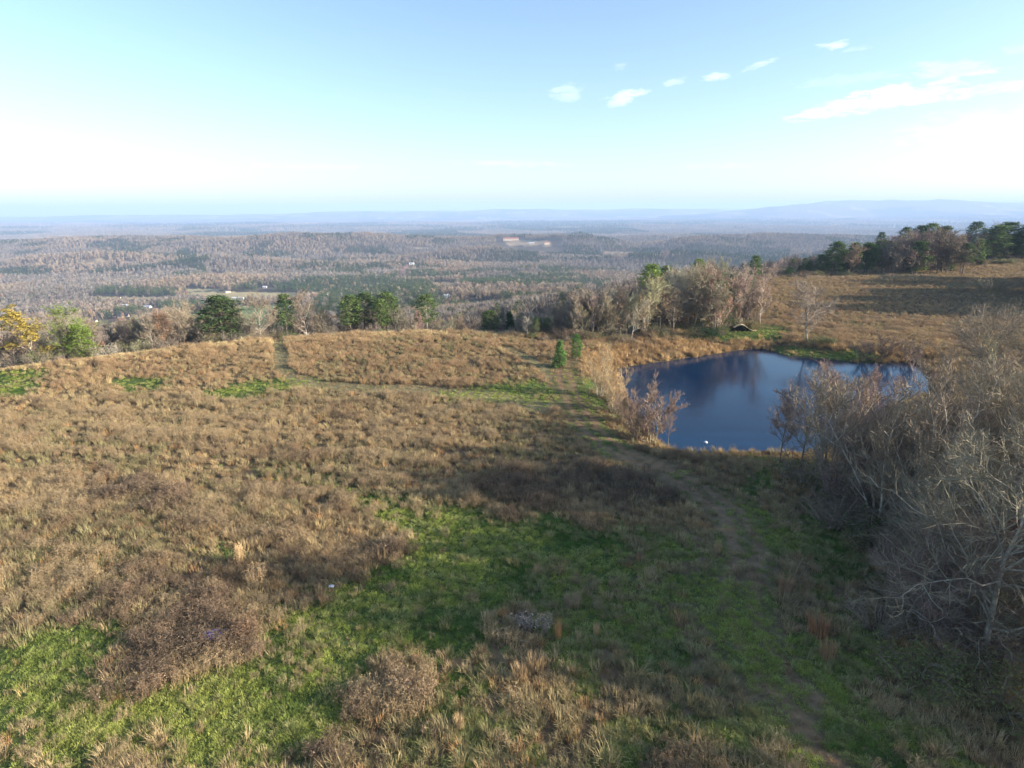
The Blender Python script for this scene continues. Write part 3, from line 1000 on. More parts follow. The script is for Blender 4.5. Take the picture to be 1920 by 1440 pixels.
def gen_bare(seed, H=12.0, spread=.5, r=.2, limbs=14, b2=8, b3=6, b4=3, tw=.02, first=.25, stems=1, up=.45, wob=.10, leaf=0, leaf_s=.12):
    """returns trunk mesh (trunk and limbs), crown mesh (branches and twigs), foliage mesh or None"""
    rg = random.Random(seed)
    T = MB(); C = MB(); L = MB()

    def rdir(d, ang, upb):
        az = rg.uniform(0, 6.283)
        u = d.orthogonal().normalized(); v = d.cross(u)
        n_ = d * math.cos(ang) + (u * math.cos(az) + v * math.sin(az)) * math.sin(ang)
        n_.z += upb
        return n_.normalized()

    def path(p, d, l, k, wb, upb=0.0):
        pts = [p.copy()]
        for _ in range(k):
            d = (d + Vector((rg.gauss(0, wb), rg.gauss(0, wb), rg.gauss(0, wb) + upb))).normalized()
            p = p + d * (l / k); pts.append(p)
        return pts

    def pick(pts, t):
        f = t * (len(pts) - 1); i = min(int(f), len(pts) - 2)
        return pts[i].lerp(pts[i + 1], f - i), (pts[i + 1] - pts[i]).normalized()

    for s in range(stems):
        if stems > 1:
            a = 6.283 * s / stems + rg.uniform(-.4, .4)
            d0 = Vector((math.cos(a) * .28, math.sin(a) * .28, 1)).normalized(); p0 = Vector((math.cos(a) * .25, math.sin(a) * .25, -.6)); HH = H * rg.uniform(.75, 1.0)
        else:
            d0 = Vector((rg.gauss(0, .05), rg.gauss(0, .05), 1)).normalized(); p0 = Vector((0, 0, -.6)); HH = H
        tr = path(p0, d0, HH * 1.0, 7, wob * .6, .05)
        rs_ = [r * (1 - .88 * (i / 7)) for i in range(8)]
        if stems == 1: rs_[0] *= 1.35
        T.tube(tr, rs_, 7)
        for i in range(limbs // stems + 1):
            t = first + (1 - first) * ((i + rg.random()) / (limbs // stems + 1)) ** .9
            t = min(t, .98)
            b, bd = pick(tr, t)
            prof = math.sin(math.pi * min(1, .25 + .75 * (1 - (t - first) / (1 - first + 1e-6))) * .62)
            ll = HH * spread * (.35 + .75 * prof) * rg.uniform(.7, 1.15)
            ld = rdir(bd, rg.uniform(.7, 1.15) * (1.1 - .4 * t), up * .3)
            lp = path(b, ld, ll, 5, wob * 1.6, up * .16)
            lr = r * (1 - .8 * t) * .55 + .012
            T.tube(lp, [lr * (1 - .8 * j / 5) for j in range(6)], 4)
            for j in range(b2):
                t2 = rg.uniform(.2, 1)
                c, cd_ = pick(lp, t2)
                l2 = ll * .45 * (1.15 - .5 * t2) * rg.uniform(.6, 1.2)
                p2 = path(c, rdir(cd_, rg.uniform(.45, .95), up * .35), l2, 3, wob * 1.6, up * .12)
                C.tube(p2, [max(lr * .38, tw * 1.2), max(lr * .25, tw), tw * .8, tw * .4], 3)
                for k in range(b3):
                    t3 = rg.uniform(.15, 1); e, ed = pick(p2, t3)
                    l3 = l2 * .55 * rg.uniform(.6, 1.2)
                    e2 = e + rdir(ed, rg.uniform(.3, .9), up * .4) * l3
                    rib(C, e, e2, tw * .8, rg)
                    for m in range(b4):
                        g = e.lerp(e2, rg.uniform(.2, 1))
                        rib(C, g, g + rdir((e2 - e).normalized(), rg.uniform(.3, .9), up * .4) * l3 * .55, tw * .6, rg)
                    for m in range(leaf):
                        g = e.lerp(e2, rg.uniform(.3, 1.1)) + Vector((rg.gauss(0, 1), rg.gauss(0, 1), rg.gauss(0, 1))) * .12
                        v = [g + Vector((rg.gauss(0, 1), rg.gauss(0, 1), rg.gauss(0, .7))) * leaf_s for _i in range(3)]
                        L.tri(*v)
    return (T.build('trunk', M_BARK, True), C.build('crown', M_TWIG), L.build('foliage', M_LEAF) if leaf else None)


def gen_pine(seed, H=14.0, base=.35, rad=3.0, clumps=70, cone=False, per=26, cs=.62):
    rg = random.Random(seed); T = MB(); C = MB()
    tr = [Vector((rg.gauss(0, .05) * i, rg.gauss(0, .05) * i, H * i / 6 - (.6 if i == 0 else 0))) for i in range(7)]
    T.tube(tr, [.24, .2, .17, .14, .10, .06, .02], 7)
    for i in range(clumps):
        t = (i + rg.random()) / clumps
        zz = H * (base + (1 - base) * t)
        if cone: rm = rad * (1 - t) ** .85 + .25
        else: rm = rad * (math.sin(math.pi * min(1, .22 + .74 * t)) ** .75) * rg.uniform(.75, 1.1)
        a = i * 2.399 + rg.gauss(0, .4); rr_ = rm * math.sqrt(rg.uniform(.3, 1.0))
        f = zz / H * 6; k = min(int(f), 5); b = tr[k].lerp(tr[k + 1], f - k)
        c = b + Vector((rr_ * math.cos(a), rr_ * math.sin(a), (-.25 if cone else .25) * rr_))
        T.tube([b - Vector((0, 0, .3)), b.lerp(c, .6), c], [.05, .035, .015], 3)
        out = (c - b); out.z = 0
        out = out.normalized() if out.length > .01 else Vector((1, 0, 0))
        sz = cs * rg.uniform(.7, 1.35) * (1 if not cone else .8)
        for _ in range(per):
            q = c + Vector((rg.gauss(0, 1), rg.gauss(0, 1), rg.gauss(0, .42))) * sz * .62 - out * rg.uniform(0, .5) * rr_ * .5
            v = [q + Vector((rg.gauss(0, 1), rg.gauss(0, 1), rg.gauss(0, .6))) * .20 for _i in range(3)]
            C.tri(*v)
    return (T.build('trunk', M_BARK, True), C.build('crown', M_LEAF), None)


def gen_shrub(seed, H=2.2, rad=1.5, stems=30, leaves=2400, ls=.042, tw=.012):
    rg = random.Random(seed); T = MB(); C = MB()
    ends = []
    for _ in range(stems):
        a = rg.uniform(0, 6.283); rr_ = rad * math.sqrt(rg.random())
        e = Vector((rr_ * math.cos(a), rr_ * math.sin(a), H * rg.uniform(.55, 1) * math.sqrt(max(.1, 1 - (rr_ / rad / 1.15) ** 2))))
        p = Vector((e.x * .25, e.y * .25, -.3)); m = p.lerp(e, .5) + Vector((rg.gauss(0, .1), rg.gauss(0, .1), .1))
        T.tube([p, m, e], [.03, .02, .006], 3); ends.append((p, m, e))
        for k in range(7):
            b = m.lerp(e, rg.uniform(0, 1)); q = b + Vector((rg.gauss(0, 1), rg.gauss(0, 1), rg.uniform(0, 1.2))).normalized() * H * .25
            rib(T, b, q, tw, rg); ends.append((b, b, q))
    for _ in range(leaves):
        p, m, e = rg.choice(ends); c = m.lerp(e, rg.uniform(.1, 1.05)) + Vector((rg.gauss(0, 1), rg.gauss(0, 1), rg.gauss(0, 1))) * .14
        C.tri(*[c + Vector((rg.gauss(0, 1), rg.gauss(0, 1), rg.gauss(0, .8))) * ls for _i in range(3)])
    return (T.build('stems', M_TWIG), C.build('foliage', M_LEAF) if leaves else None, None)


PROTO = {}


def proto(kind, fn, nominal, *a, **k):
    PROTO.setdefault(kind, []).append((fn(*a, **k), nominal))


for s in range(3):   # big broad trees close to the drone: fine twigs
    proto('oak', gen_bare, 14, 100 + s, 14, .52, .21, 28, 12, 7, 4, .024, .16, 1, .35, .15)
for s in range(3):   # multi-stem grey trees
    proto('multi', gen_bare, 13, 120 + s, 13, .32, .10, 40, 10, 7, 3, .023, .12, 6, .8, .09)
for s in range(2):
    proto('slim', gen_bare, 12, 140 + s, 12, .28, .09, 28, 9, 7, 3, .022, .2, 1, .7, .1)
for s in range(3):   # mid distance: a little coarser
    proto('oak_mid', gen_bare, 11, 160 + s, 11, .46, .17, 22, 9, 7, 3, .032, .22, 1, .35, .15)
for s in range(4):
    proto('slim_mid', gen_bare, 12, 180 + s, 12, .26, .10, 22, 8, 7, 3, .032, .22, 1, .7, .1)
for s in range(2):
    proto('multi_mid', gen_bare, 8, 200 + s, 8, .40, .07, 30, 8, 7, 3, .028, .1, 6, .9, .1)
for s in range(3):   # on the far hill
    proto('oak_far', gen_bare, 11, 210 + s, 11, .46, .17, 20, 9, 6, 3, .06, .16, 1, .4, .15)
for s in range(2):   # straggly twiggy thicket
    proto('willow', gen_bare, 6, 220 + s, 6, .34, .06, 40, 9, 7, 3, .014, .08, 9, 1.1, .07)
proto('yellow', gen_bare, 11, 240, 11, .30, .16, 16, 7, 5, 1, .022, .2, 1, .4, .1, 6, .13)
proto('leafy', gen_bare, 11, 241, 11, .40, .16, 16, 7, 5, 2, .022, .2, 1, .4, .1, 2, .12)
for s in range(3):
    proto('pine', gen_pine, 14, 260 + s, 14, .38, 3.4, 80, False, 40, .75)
for s in range(2):
    proto('fullpine', gen_pine, 13, 270 + s, 13, .12, 4.0, 130, False, 44, .8)
for s in range(2):
    proto('cedar', gen_pine, 8, 280 + s, 8, .05, 2.4, 120, True, 34)
for s in range(3):
    proto('shrub', gen_shrub, 2.2, 300 + s)
for s in range(2):
    proto('brush', gen_shrub, 2.2, 310 + s, 2.2, 1.6, 46, 160, .05)

CATS = {'pine': 'pine tree', 'fullpine': 'pine tree', 'cedar': 'conifer', 'shrub': 'shrub', 'brush': 'shrub', 'willow': 'thicket'}
NAMES = {'oak': 'bare_tree', 'multi': 'bare_tree', 'slim': 'bare_tree', 'oak_mid': 'bare_tree', 'oak_far': 'bare_tree', 'slim_mid': 'bare_tree', 'multi_mid': 'bare_tree',
         'willow': 'willow_thicket', 'yellow': 'autumn_tree', 'leafy': 'autumn_tree', 'pine': 'pine_tree', 'fullpine': 'pine_tree', 'cedar': 'conifer',
         'shrub': 'shrub', 'brush': 'shrub'}
GREYTW = (.28, .232, .168); REDTW = (.33, .24, .185); BARKG = (.19, .16, .13); BARKW = (.46, .41, .34); BROWNTW = (.235, .185, .14)
PINEG = (.115, .17, .055); PINED = (.08, .122, .048); PINEY = (.17, .24, .05)
_tr = random.Random(99)
ALLTREES = []


def tree(kind, x, y, H, W=None, col=None, bark=None, label=None, group=None, var=None, z=None, rot=None, cat=None, fol=None):
    """H height in metres, W crown width factor; one Empty with its parts"""
    vs = PROTO[kind]; v = (_tr.randrange(len(vs)) if var is None else var) % len(vs)
    meshes, nom = vs[v]
    if z is None: z = h1(x, y)
    o = bpy.data.objects.new(NAMES[kind], None); link(o)
    s = H / nom
    o.location = (x, y, z); o.rotation_euler = (0, 0, _tr.uniform(0, 6.283) if rot is None else rot)
    o.scale = (s * (W or 1), s * (W or 1), s)
    o.empty_display_size = .5
    cols = {'trunk': bark or BARKG, 'crown': col or GREYTW, 'foliage': fol or col or GREYTW, 'stems': bark or BROWNTW}
    for m in meshes:
        if m is None: continue
        c = bpy.data.objects.new(m.name.split('.')[0], m); link(c); c.parent = o
        nm = m.name.split('.')[0]
        q = cols[nm]
        if m is meshes[0] and nm == 'trunk': q = bark or BARKG
        c.color = (*q, 1)
    tag(o, label, cat or CATS.get(kind, 'tree'), group)
    ALLTREES.append((x, y))
    return o


def tree_px(kind, px, Y, top, W=None, **k):
    x, y, z = at_depth(px, Y)
    H = max(2.0, top_z(px, top, Y) - z)
    return tree(kind, x, y, H, W, z=z, **k)


def tree_base(kind, px, py, top, W=None, **k):
    x, y, z = at(px, py)
    H = max(.6, top_z(px, top, y) - z)
    return tree(kind, x, y, H, W, z=z, **k)


jit = lambda c, f=.12: tuple(max(.01, v * _tr.uniform(1 - f, 1 + f)) for v in c)

# --- the grove at the right, close to us
G1 = 'bare trees on the bank right of the track'
near = [
    ('oak', 1843, 800, 622, 1.15, GREYTW, (.34, .30, .24), 'large spreading bare tree at the right end of the pond, branches over the water'),
    ('oak', 1925, 815, 640, 1.0, GREYTW, BARKG, 'dark crooked bare tree at the right edge beside the pond end'),
    ('multi', 1650, 985, 695, 1.3, GREYTW, (.38, .34, .28), 'tall many-stemmed grey tree standing in front of the pond'),
    ('multi', 1560, 930, 712, 1.2, GREYTW, (.36, .32, .26), 'many-stemmed tree just left of the tall grey one by the pond'),
    ('slim', 1462, 868, 742, 1.3, REDTW, BARKG, 'slender reddish-twigged tree leftmost on the near pond bank'),
    ('slim', 1500, 880, 696, 1.3, REDTW, BARKG, 'slender tree with reddish top second from left on the near pond bank'),
    ('slim', 1545, 872, 720, 1.4, REDTW, BARKG, 'thin reddish tree between two slender ones on the near pond bank'),
    ('multi', 1590, 880, 690, 1.2, REDTW, (.36, .32, .26), 'reddish-topped clump of stems against the water'),
    ('slim', 1640, 890, 725, 1.3, REDTW, BARKG, 'reddish slim tree right of the clump against the water'),
    ('multi', 1715, 1010, 770, 1.25, GREYTW, (.34, .30, .25), 'dense grey tree below the end of the pond'),
    ('multi', 1790, 960, 800, 1.2, GREYTW, BARKG, 'brownish leafless tree in the hollow right of the pond'),
    ('oak', 1850, 1225, 880, 1.1, GREYTW, (.36, .32, .26), 'big pale bare tree nearest to us at the right edge'),
    ('oak', 1760, 1110, 905, .9, BROWNTW, BARKG, 'low dark bare tree behind the nearest pale one'),
    ('multi', 1905, 1080, 850, 1.0, GREYTW, BARKG, 'grey tree cut by the right edge behind the nearest pale one'),
    ('oak', 1880, 930, 760, 1.1, GREYTW, (.4, .35, .28), 'wide bare tree at the right edge in the hollow'),
    ('slim', 1690, 1080, 930, 1.4, BROWNTW, BARKG, 'small bare tree at the foot of the grove beside the shaded grass'),
]
for kd, px_, b_, t_, W_, c_, bk, lb in near:
    tree_base(kd, px_, b_, t_, W_, col=jit(c_, .06), bark=bk, label=lb, group=G1)
for i in range(26):
    py_ = _tr.uniform(880, 1190); f_ = (py_ - 880) / 420
    px_ = _tr.uniform(1520 + 230 * f_, 1990)
    x_, y_, z_ = at(px_, py_)
    kd_ = _tr.choice(['multi', 'slim', 'oak', 'multi']); H_ = _tr.uniform(5.5, 9.5) if px_ < 1700 + 120 * f_ else _tr.uniform(8, 12)
    if py_ > 1150: H_ = min(H_, 7.5)
    tree(kd_, x_, y_, H_, 1.15, col=jit(_tr.choice([GREYTW, BROWNTW, BROWNTW])), bark=_tr.choice([BARKG, (.36, .32, .26)]), z=z_,
         label=('low' if H_ < 8 else 'tall') + ' tangled leafless tree inside the grove ' + ('near the pond end' if py_ < 980 else 'behind the nearest pale tree' if py_ < 1150 else 'at the foot of the nearest pale tree'),
         group='tangled trees filling the grove')
# trees beyond the right edge whose shadows reach into the picture
k = 0
for (x_, y_, hh) in [(44, 30, 13), (52, 24, 14), (60, 38, 15), (50, 46, 13), (66, 52, 15), (74, 60, 14), (46, 16, 12), (58, 10, 14), (40, 20, 10),
                     (84, 72, 15), (96, 84, 16), (72, 34, 15), (86, 48, 16), (104, 66, 15), (120, 96, 16), (70, 18, 15), (64, 2, 14), (56, -6, 13),
                     (42, 40, 13), (48, 36, 14), (47, 54, 14), (55, 60, 15), (53, 32, 14), (60, 30, 15), (62, 44, 15), (43, 27, 12), (56, 22, 14), (68, 62, 15), (50, 10, 12)]:
    tree(['oak', 'multi'][k % 2], x_, y_, hh, 1.1, col=jit(GREYTW), bark=BARKG, label='bare tree of the grove beyond the right edge', group='bare trees beyond the right edge')
    k += 1
for r_, (yy, n_) in enumerate([(172, 3), (182, 4), (188, 4), (196, 4), (203, 4), (214, 3), (226, 4), (238, 4)]):
    for q_ in range(n_):
        x_ = yy * .89 + 6 + q_ * 8 + (r_ % 2) * 4; y_ = yy - 2.5 * q_ + _tr.uniform(-3, 3)
        tree('fullpine', x_, y_, _tr.uniform(17, 21), 1.1, col=PINED, label='dark pine on the hill beyond the right edge', group='pines beyond the right edge')

# undergrowth in the grove
for px_, b_, t_, kd, c_, lb in [
    (1730, 1290, 1215, 'shrub', (.17, .18, .06), 'olive-green leafy shrub at the bottom of the grove'),
    (1870, 1330, 1250, 'shrub', (.16, .16, .06), 'olive shrub near the lower right corner'),
    (1800, 1290, 1225, 'brush', (.16, .13, .08), 'brown brush between the two olive shrubs'),
    (1775, 815, 762, 'shrub', (.035, .06, .025), 'dark evergreen bush under the spreading tree at the pond end'),
    (1740, 845, 795, 'shrub', (.04, .06, .03), 'dark bush left of the evergreen one by the pond end'),
    (1640, 1025, 960, 'shrub', (.09, .11, .04), 'vine-covered green shrub at the foot of the tall grey tree'),
    (1560, 985, 920, 'brush', (.15, .12, .08), 'brown brush at the foot of the grove beside the track'),
    (1500, 905, 850, 'brush', (.12, .12, .06), 'low brush where the grove meets the pond bank'),
    (1700, 1130, 1060, 'brush', (.14, .11, .07), 'dark brush on the shaded edge of the grove'),
    (1650, 1180, 1120, 'brush', (.13, .11, .07), 'brown brush farther down the shaded grove edge'),
    (1860, 870, 820, 'brush', (.20, .15, .10), 'grey-brown thicket in the hollow at the right edge'),
    (1700, 900, 850, 'brush', (.20, .15, .09), 'brown thicket between the grove and the pond end'),
]:
    tree_base(kd, px_, b_, t_, 1.4, col=c_, bark=BROWNTW, label=lb, group='undergrowth in the grove')
for i in range(70):
    u = _tr.random()
    px_ = _tr.uniform(1560, 1930); py_ = 900 + (px_ - 1500) * .9 * _tr.uniform(.2, 1.0) + _tr.uniform(0, 30)
    x_, y_, z_ = at(px_, min(py_, 1400))
    tree('brush', x_, y_, _tr.uniform(1.4, 3.0), 1.5, col=jit((.17, .14, .09)), bark=BROWNTW, label='brown leafless brush ' + ('at the left end of the grove by the pond bank' if px_ < 1600 and py_ < 1000 else 'under the many-stemmed grey trees' if py_ < 1020 and px_ < 1720
         else 'in the hollow below the pond end' if py_ < 1000 else 'beside the shaded track along the grove' if px_ < 1700 else 'left of the nearest pale trunk' if px_ < 1830
         else 'right of the nearest pale trunk' if py_ > 1130 else 'behind the nearest pale tree'), group='brush on the grove floor', z=z_)

# --- around the pond
for kd, px_, b_, t_, W_, c_, bk, lb in [
    ('multi_mid', 1222, 832, 722, 1.1, REDTW, (.40, .36, .24), 'reddish-twigged tree wound with green ivy on the left pond bank'),
    ('slim_mid', 1252, 836, 748, .9, REDTW, BARKG, 'small tree leaning out over the water from the left bank'),
    ('willow', 1125, 745, 652, .8, (.50, .38, .22), (.46, .38, .27), 'straw-yellow willow at the left tip of the pond'),
    ('willow', 1150, 775, 690, .9, (.52, .39, .22), (.46, .38, .27), 'yellowish willow second along the left pond bank'),
    ('willow', 1172, 800, 730, 1.1, (.36, .25, .18), BROWNTW, 'brown twiggy willow farther down the left pond bank'),
    ('willow', 1195, 828, 762, 1.2, (.30, .20, .15), BROWNTW, 'dark reddish willow thicket beside the ivy-wound tree'),
    ('cedar', 1049, 688, 640, .95, (.12, .22, .06), BARKG, 'small bright green pine at the end of the track'),
    ('fullpine', 1080, 676, 628, .85, (.10, .20, .05), BARKG, 'bushier green pine just right of the small one at the track end'),
    ('oak_mid', 1515, 643, 545, 1.15, (.34, .28, .22), (.34, .29, .24), 'lone broad bare tree on the far bank of the pond'),
    ('slim_mid', 1424, 616, 508, 1.3, (.42, .32, .25), BARKW, 'white-trunked bare tree on the far bank beside the pale ledge'),
    ('oak_mid', 1350, 600, 530, 1.0, (.40, .32, .24), (.44, .38, .32), 'crooked forked bare tree on the far bank'),
    ('oak_mid', 1304, 600, 512, .95, (.44, .37, .26), (.46, .41, .33), 'round-crowned bare tree at the edge of the left wood'),
    ('multi_mid', 1618, 676, 640, 1.6, BROWNTW, BROWNTW, 'low dark bare bush hanging over the far pond edge'),
    ('multi_mid', 1655, 676, 628, 1.6, (.24, .18, .13), BROWNTW, 'dark twiggy bush at the far right corner of the pond'),
    ('multi_mid', 1700, 682, 635, 1.5, BROWNTW, BROWNTW, 'tangled bare bush above the right arm of the pond'),
    ('shrub', 1325, 592, 562, 1.3, (.30, .36, .08), BROWNTW, 'bright yellow-green bush under the round-crowned tree'),
    ('shrub', 1362, 612, 590, 1.4, (.22, .24, .08), BROWNTW, 'olive-green bush left of the pale ledge'),
    ('shrub', 1310, 632, 606, 1.5, (.04, .09, .03), BROWNTW, 'dark green bush in the shade of the left wood'),
    ('shrub', 1335, 636, 612, 1.1, (.06, .14, .04), BROWNTW, 'small deep-green bush right of the darker one'),
    ('shrub', 1530, 648, 626, 1.3, (.12, .15, .06), BROWNTW, 'green bush behind the lone bare tree on the far bank'),
    ('shrub', 1555, 648, 630, 1.1, (.10, .14, .05), BROWNTW, 'low green bush right of the lone bare tree'),
]:
    tree_base(kd, px_, b_, t_, W_, col=c_, bark=bk, label=lb, group='trees and bushes around the pond')

# --- wood left of the pond: named trunks, then the rest
def zone(kd, c, px, zs):
    k_ = {'slim_mid': 'slender', 'oak_mid': 'spreading', 'multi_mid': 'many-stemmed', 'oak_far': 'spreading', 'brush': 'leafless', 'shrub': 'leafy'}[kd]
    c = 'grey' if c[2] / c[0] > .66 else ('olive' if c[1] >= c[0] * .8 else 'brown')
    w_ = 'bush' if kd in ('brush', 'shrub') else 'leafless tree'
    for lim_, ph in zs:
        if px < lim_: return '%s %s %s %s' % (k_, c, w_, ph)


for px_, Y_, t_, kd, c_, bk, lb in [
    (1078, 140, 566, 'slim_mid', GREYTW, BARKW, 'pale-trunked tree at the left end of the wood'),
    (1138, 138, 562, 'slim_mid', (.42, .34, .25), BARKW, 'white-trunked tree in the front row, left of the twin trunks'),
    (1156, 141, 548, 'slim_mid', GREYTW, BARKW, 'left one of the twin white trunks in the wood'),
    (1163, 143, 552, 'slim_mid', GREYTW, BARKW, 'right one of the twin white trunks in the wood'),
    (1184, 134, 565, 'slim_mid', (.42, .34, .25), BARKW, 'straight white trunk with a low side branch near the pond'),
    (1208, 138, 556, 'yellow', (.34, .27, .16), BARKW, 'pale tree keeping some yellow leaves near the top'),
    (1234, 150, 530, 'slim_mid', GREYTW, BARKW, 'tall pale tree below the leftmost pines of the wood'),
    (1262, 146, 545, 'slim_mid', GREYTW, BARKW, 'white trunk near the right end of the wood'),
    (1280, 155, 515, 'slim_mid', (.44, .38, .27), BARKG, 'tall thin tree next to the round-crowned one'),
    (1215, 176, 497, 'pine', PINEY, BARKG, 'sunlit pine with its dark side left, topping the wood'),
    (1245, 182, 500, 'pine', PINEG, BARKG, 'second pine along the skyline of the wood'),
    (1300, 205, 487, 'pine', PINEY, BARKG, 'yellow-green pine behind the round-crowned tree'),
    (1338, 215, 484, 'multi_mid', (.30, .30, .18), BARKG, 'olive hazy tree between the pines on the skyline'),
    (1402, 222, 480, 'pine', PINEG, BARKG, 'pointed pine left of the far field'),
    (1385, 226, 500, 'slim_mid', BROWNTW, BARKG, 'brown bare tree left of the pointed pine'),
    (1435, 232, 488, 'slim_mid', (.42, .36, .3), BARKG, 'grey tree at the corner of the far field'),
]:
    tree_px(kd, px_, Y_, t_, 1.2 if 'slim' in kd else 1.0, col=jit(c_, .05), bark=bk, label=lb, group='trees in the wood left of the pond')
for i in range(118):
    px_ = _tr.uniform(985, 1400)
    f = (px_ - 985) / 415
    Y_ = _tr.uniform(134 + 14 * f, 148 + 60 * f)
    x_, y_, z_ = at_depth(px_, Y_)
    if float(sdf(POND, np.array([x_]), np.array([y_]))[0]) < 9: continue
    lim = np.interp(px_, [985, 1050, 1100, 1150, 1200, 1230, 1300, 1400], [622, 592, 570, 555, 532, 512, 500, 504])
    H_ = min(top_z(px_, lim + _tr.uniform(-6, 16), Y_) - z_, 18) * .84
    if H_ < 4: H_ = 4
    if _tr.random() < .17:
        tree(_tr.choice(['pine', 'fullpine']), x_, y_, H_, 1, col=jit(_tr.choice([PINEG, (.11, .145, .06)])), label='green pine ' + ('at the left end' if px_ < 1130 else 'in the middle' if px_ < 1260 else 'at the right end') + ' of the wood behind the pond', group='pines scattered in the wood', z=z_)
    else:
        kd_ = _tr.choice(['slim_mid', 'slim_mid', 'oak_mid', 'multi_mid']); c_ = _tr.choice([(.30, .235, .17), (.42, .37, .28), (.44, .35, .24)])
        tree(kd_, x_, y_, H_, 1.0, col=jit(c_), bark=_tr.choice([BARKG, BARKG, BARKW]),
             label=zone(kd_, c_, px_, [(1060, 'at the wood end behind the small green pines'), (1130, 'in the wood left of the twin white trunks'), (1210, 'in the wood behind the twin white trunks'), (1290, 'in the wood below its skyline pines'), (9999, 'behind the round-crowned tree by the far field')]), group='leafless trees in the wood', z=z_)
for i in range(46):
    px_ = _tr.uniform(1000, 1420); Y_ = np.interp(px_, [1000, 1150, 1400], [133, 131, 150]) + _tr.uniform(-3, 10)
    x_, y_, z_ = at_depth(px_, Y_)
    if float(sdf(POND, np.array([x_]), np.array([y_]))[0]) < 6: continue
    kd_ = _tr.choice(['brush', 'shrub']); c_ = _tr.choice([(.22, .17, .10), (.14, .17, .06), (.26, .22, .13)])
    tree(kd_, x_, y_, _tr.uniform(1.5, 3.2), 1.3, col=jit(c_, .1), bark=BROWNTW,
         label=zone(kd_, c_, px_, [(1110, 'by the green pines in front of the wood'), (1200, 'below the white trunks in front of the wood'), (1290, 'in front of the wood above the tan shore'), (9999, 'in front of the wood near the pale ledge')]), group='brush along the wood edge', z=z_)

# --- treeline behind the crest of the field
for px_, Yo, t_, kd, W_, c_, bk, lb in [
    (55, 12, 585, 'yellow', 1.3, (.36, .28, .07), (.4, .34, .26), 'golden-yellow tree at the far left of the treeline'),
    (128, 12, 583, 'leafy', 1.1, (.17, .22, .05), BARKG, 'yellow-green pine-like tree right of the golden one'),
    (150, 10, 612, 'fullpine', .8, PINEY, BARKG, 'lower green pine half behind the yellow-green tree'),
    (420, 12, 558, 'fullpine', 1.0, PINED, BARKG, 'dark full pine standing alone left of centre in the treeline'),
    (490, 12, 566, 'oak_mid', 1.0, GREYTW, BARKW, 'white spreading bare tree right of the dark pine'),
    (540, 14, 556, 'pine', .7, PINEG, (.45, .36, .28), 'narrow green pine with a pale trunk'),
    (575, 14, 563, 'oak_mid', .9, BROWNTW, (.48, .42, .36), 'bare spreading tree right of the narrow pine'),
    (285, 12, 598, 'slim_mid', 1.3, GREYTW, BARKW, 'pale-trunked bare tree left of the dark pine'),
    (345, 12, 590, 'oak_mid', .9, GREYTW, BARKG, 'rounded bare tree between the pale trunk and the dark pine'),
    (310, 14, 592, 'leafy', .8, (.42, .24, .13), BARKG, 'tree with rusty leaves left of the rounded bare one'),
    (660, 14, 558, 'pine', .85, PINEG, BARKG, 'leftmost pine of the cluster behind the crest'),
    (688, 18, 553, 'pine', .95, PINED, BARKG, 'middle pine of the cluster behind the crest'),
    (715, 14, 566, 'pine', .85, PINEG, BARKG, 'lower pine in front of the cluster'),
    (728, 20, 553, 'pine', 1.0, PINEG, BARKG, 'rightmost pine of the cluster behind the crest'),
    (752, 14, 575, 'multi_mid', .8, (.24, .22, .16), BARKG, 'dull brown tree right of the pine cluster'),
    (802, 18, 556, 'pine', .9, (.12, .17, .06), (.5, .44, .36), 'single pale green pine right of the cluster'),
    (920, 14, 586, 'fullpine', .85, (.085, .12, .04), BARKG, 'broad olive pine at the right of the crest'),
    (957, 14, 586, 'cedar', .8, (.035, .075, .025), BARKG, 'very dark conifer beside the broad olive pine'),
]:
    dd = ray(px_, 640); Y_ = 60.0
    while float(sdf(PLATEAU, np.array([dd.x / dd.y * Y_]), np.array([Y_]))[0]) < Yo * .8: Y_ += 1.0
    tree_px(kd, px_, Y_, t_ - (3 if 'pine' in kd else 0), W_ * (1.4 if 'pine' in kd else 1.1), col=c_, bark=bk, label=lb, group='treeline behind the crest')


def crest_band(n, x0, x1, d0, d1, lo, hi, kinds, cols, label, group, tops=None, Wf=1.1):
    for i in range(n):
        px_ = _tr.uniform(x0, x1); dd = ray(px_, 640); Y_ = 50.0; tgt = _tr.uniform(d0, d1)
        while float(sdf(PLATEAU, np.array([dd.x / dd.y * Y_]), np.array([Y_]))[0]) < tgt: Y_ += 2.0
        x_, y_, z_ = at_depth(px_, Y_)
        tt = tops(px_) + _tr.uniform(0, hi)
        H_ = np.clip(top_z(px_, tt, Y_) - z_, 2.5, 15)
        kd = _tr.choice(kinds); H_ = min(H_, 4) if kd in ('brush', 'shrub') else H_
        c_ = _tr.choice(cols); w2 = label.split('|')
        tree(kd, x_, y_, float(H_), Wf, col=jit(c_, .1), bark=_tr.choice([BARKG, BARKG, BARKW]),
             label=zone(kd, c_, px_, [(110, 'near the golden tree at the left edge'), (250, 'just right of the yellow-green tree'), (400, 'left of the lone dark pine'), (520, 'between the dark pine and the narrow pine'),
                                      (650, 'left of the pine cluster behind the crest'), (760, 'around the pine cluster behind the crest'), (900, 'right of the single pale pine behind the crest'), (964, 'by the very dark conifer behind the crest'), (9999, 'behind the two small green pines at the track end')]), group=group, z=z_)


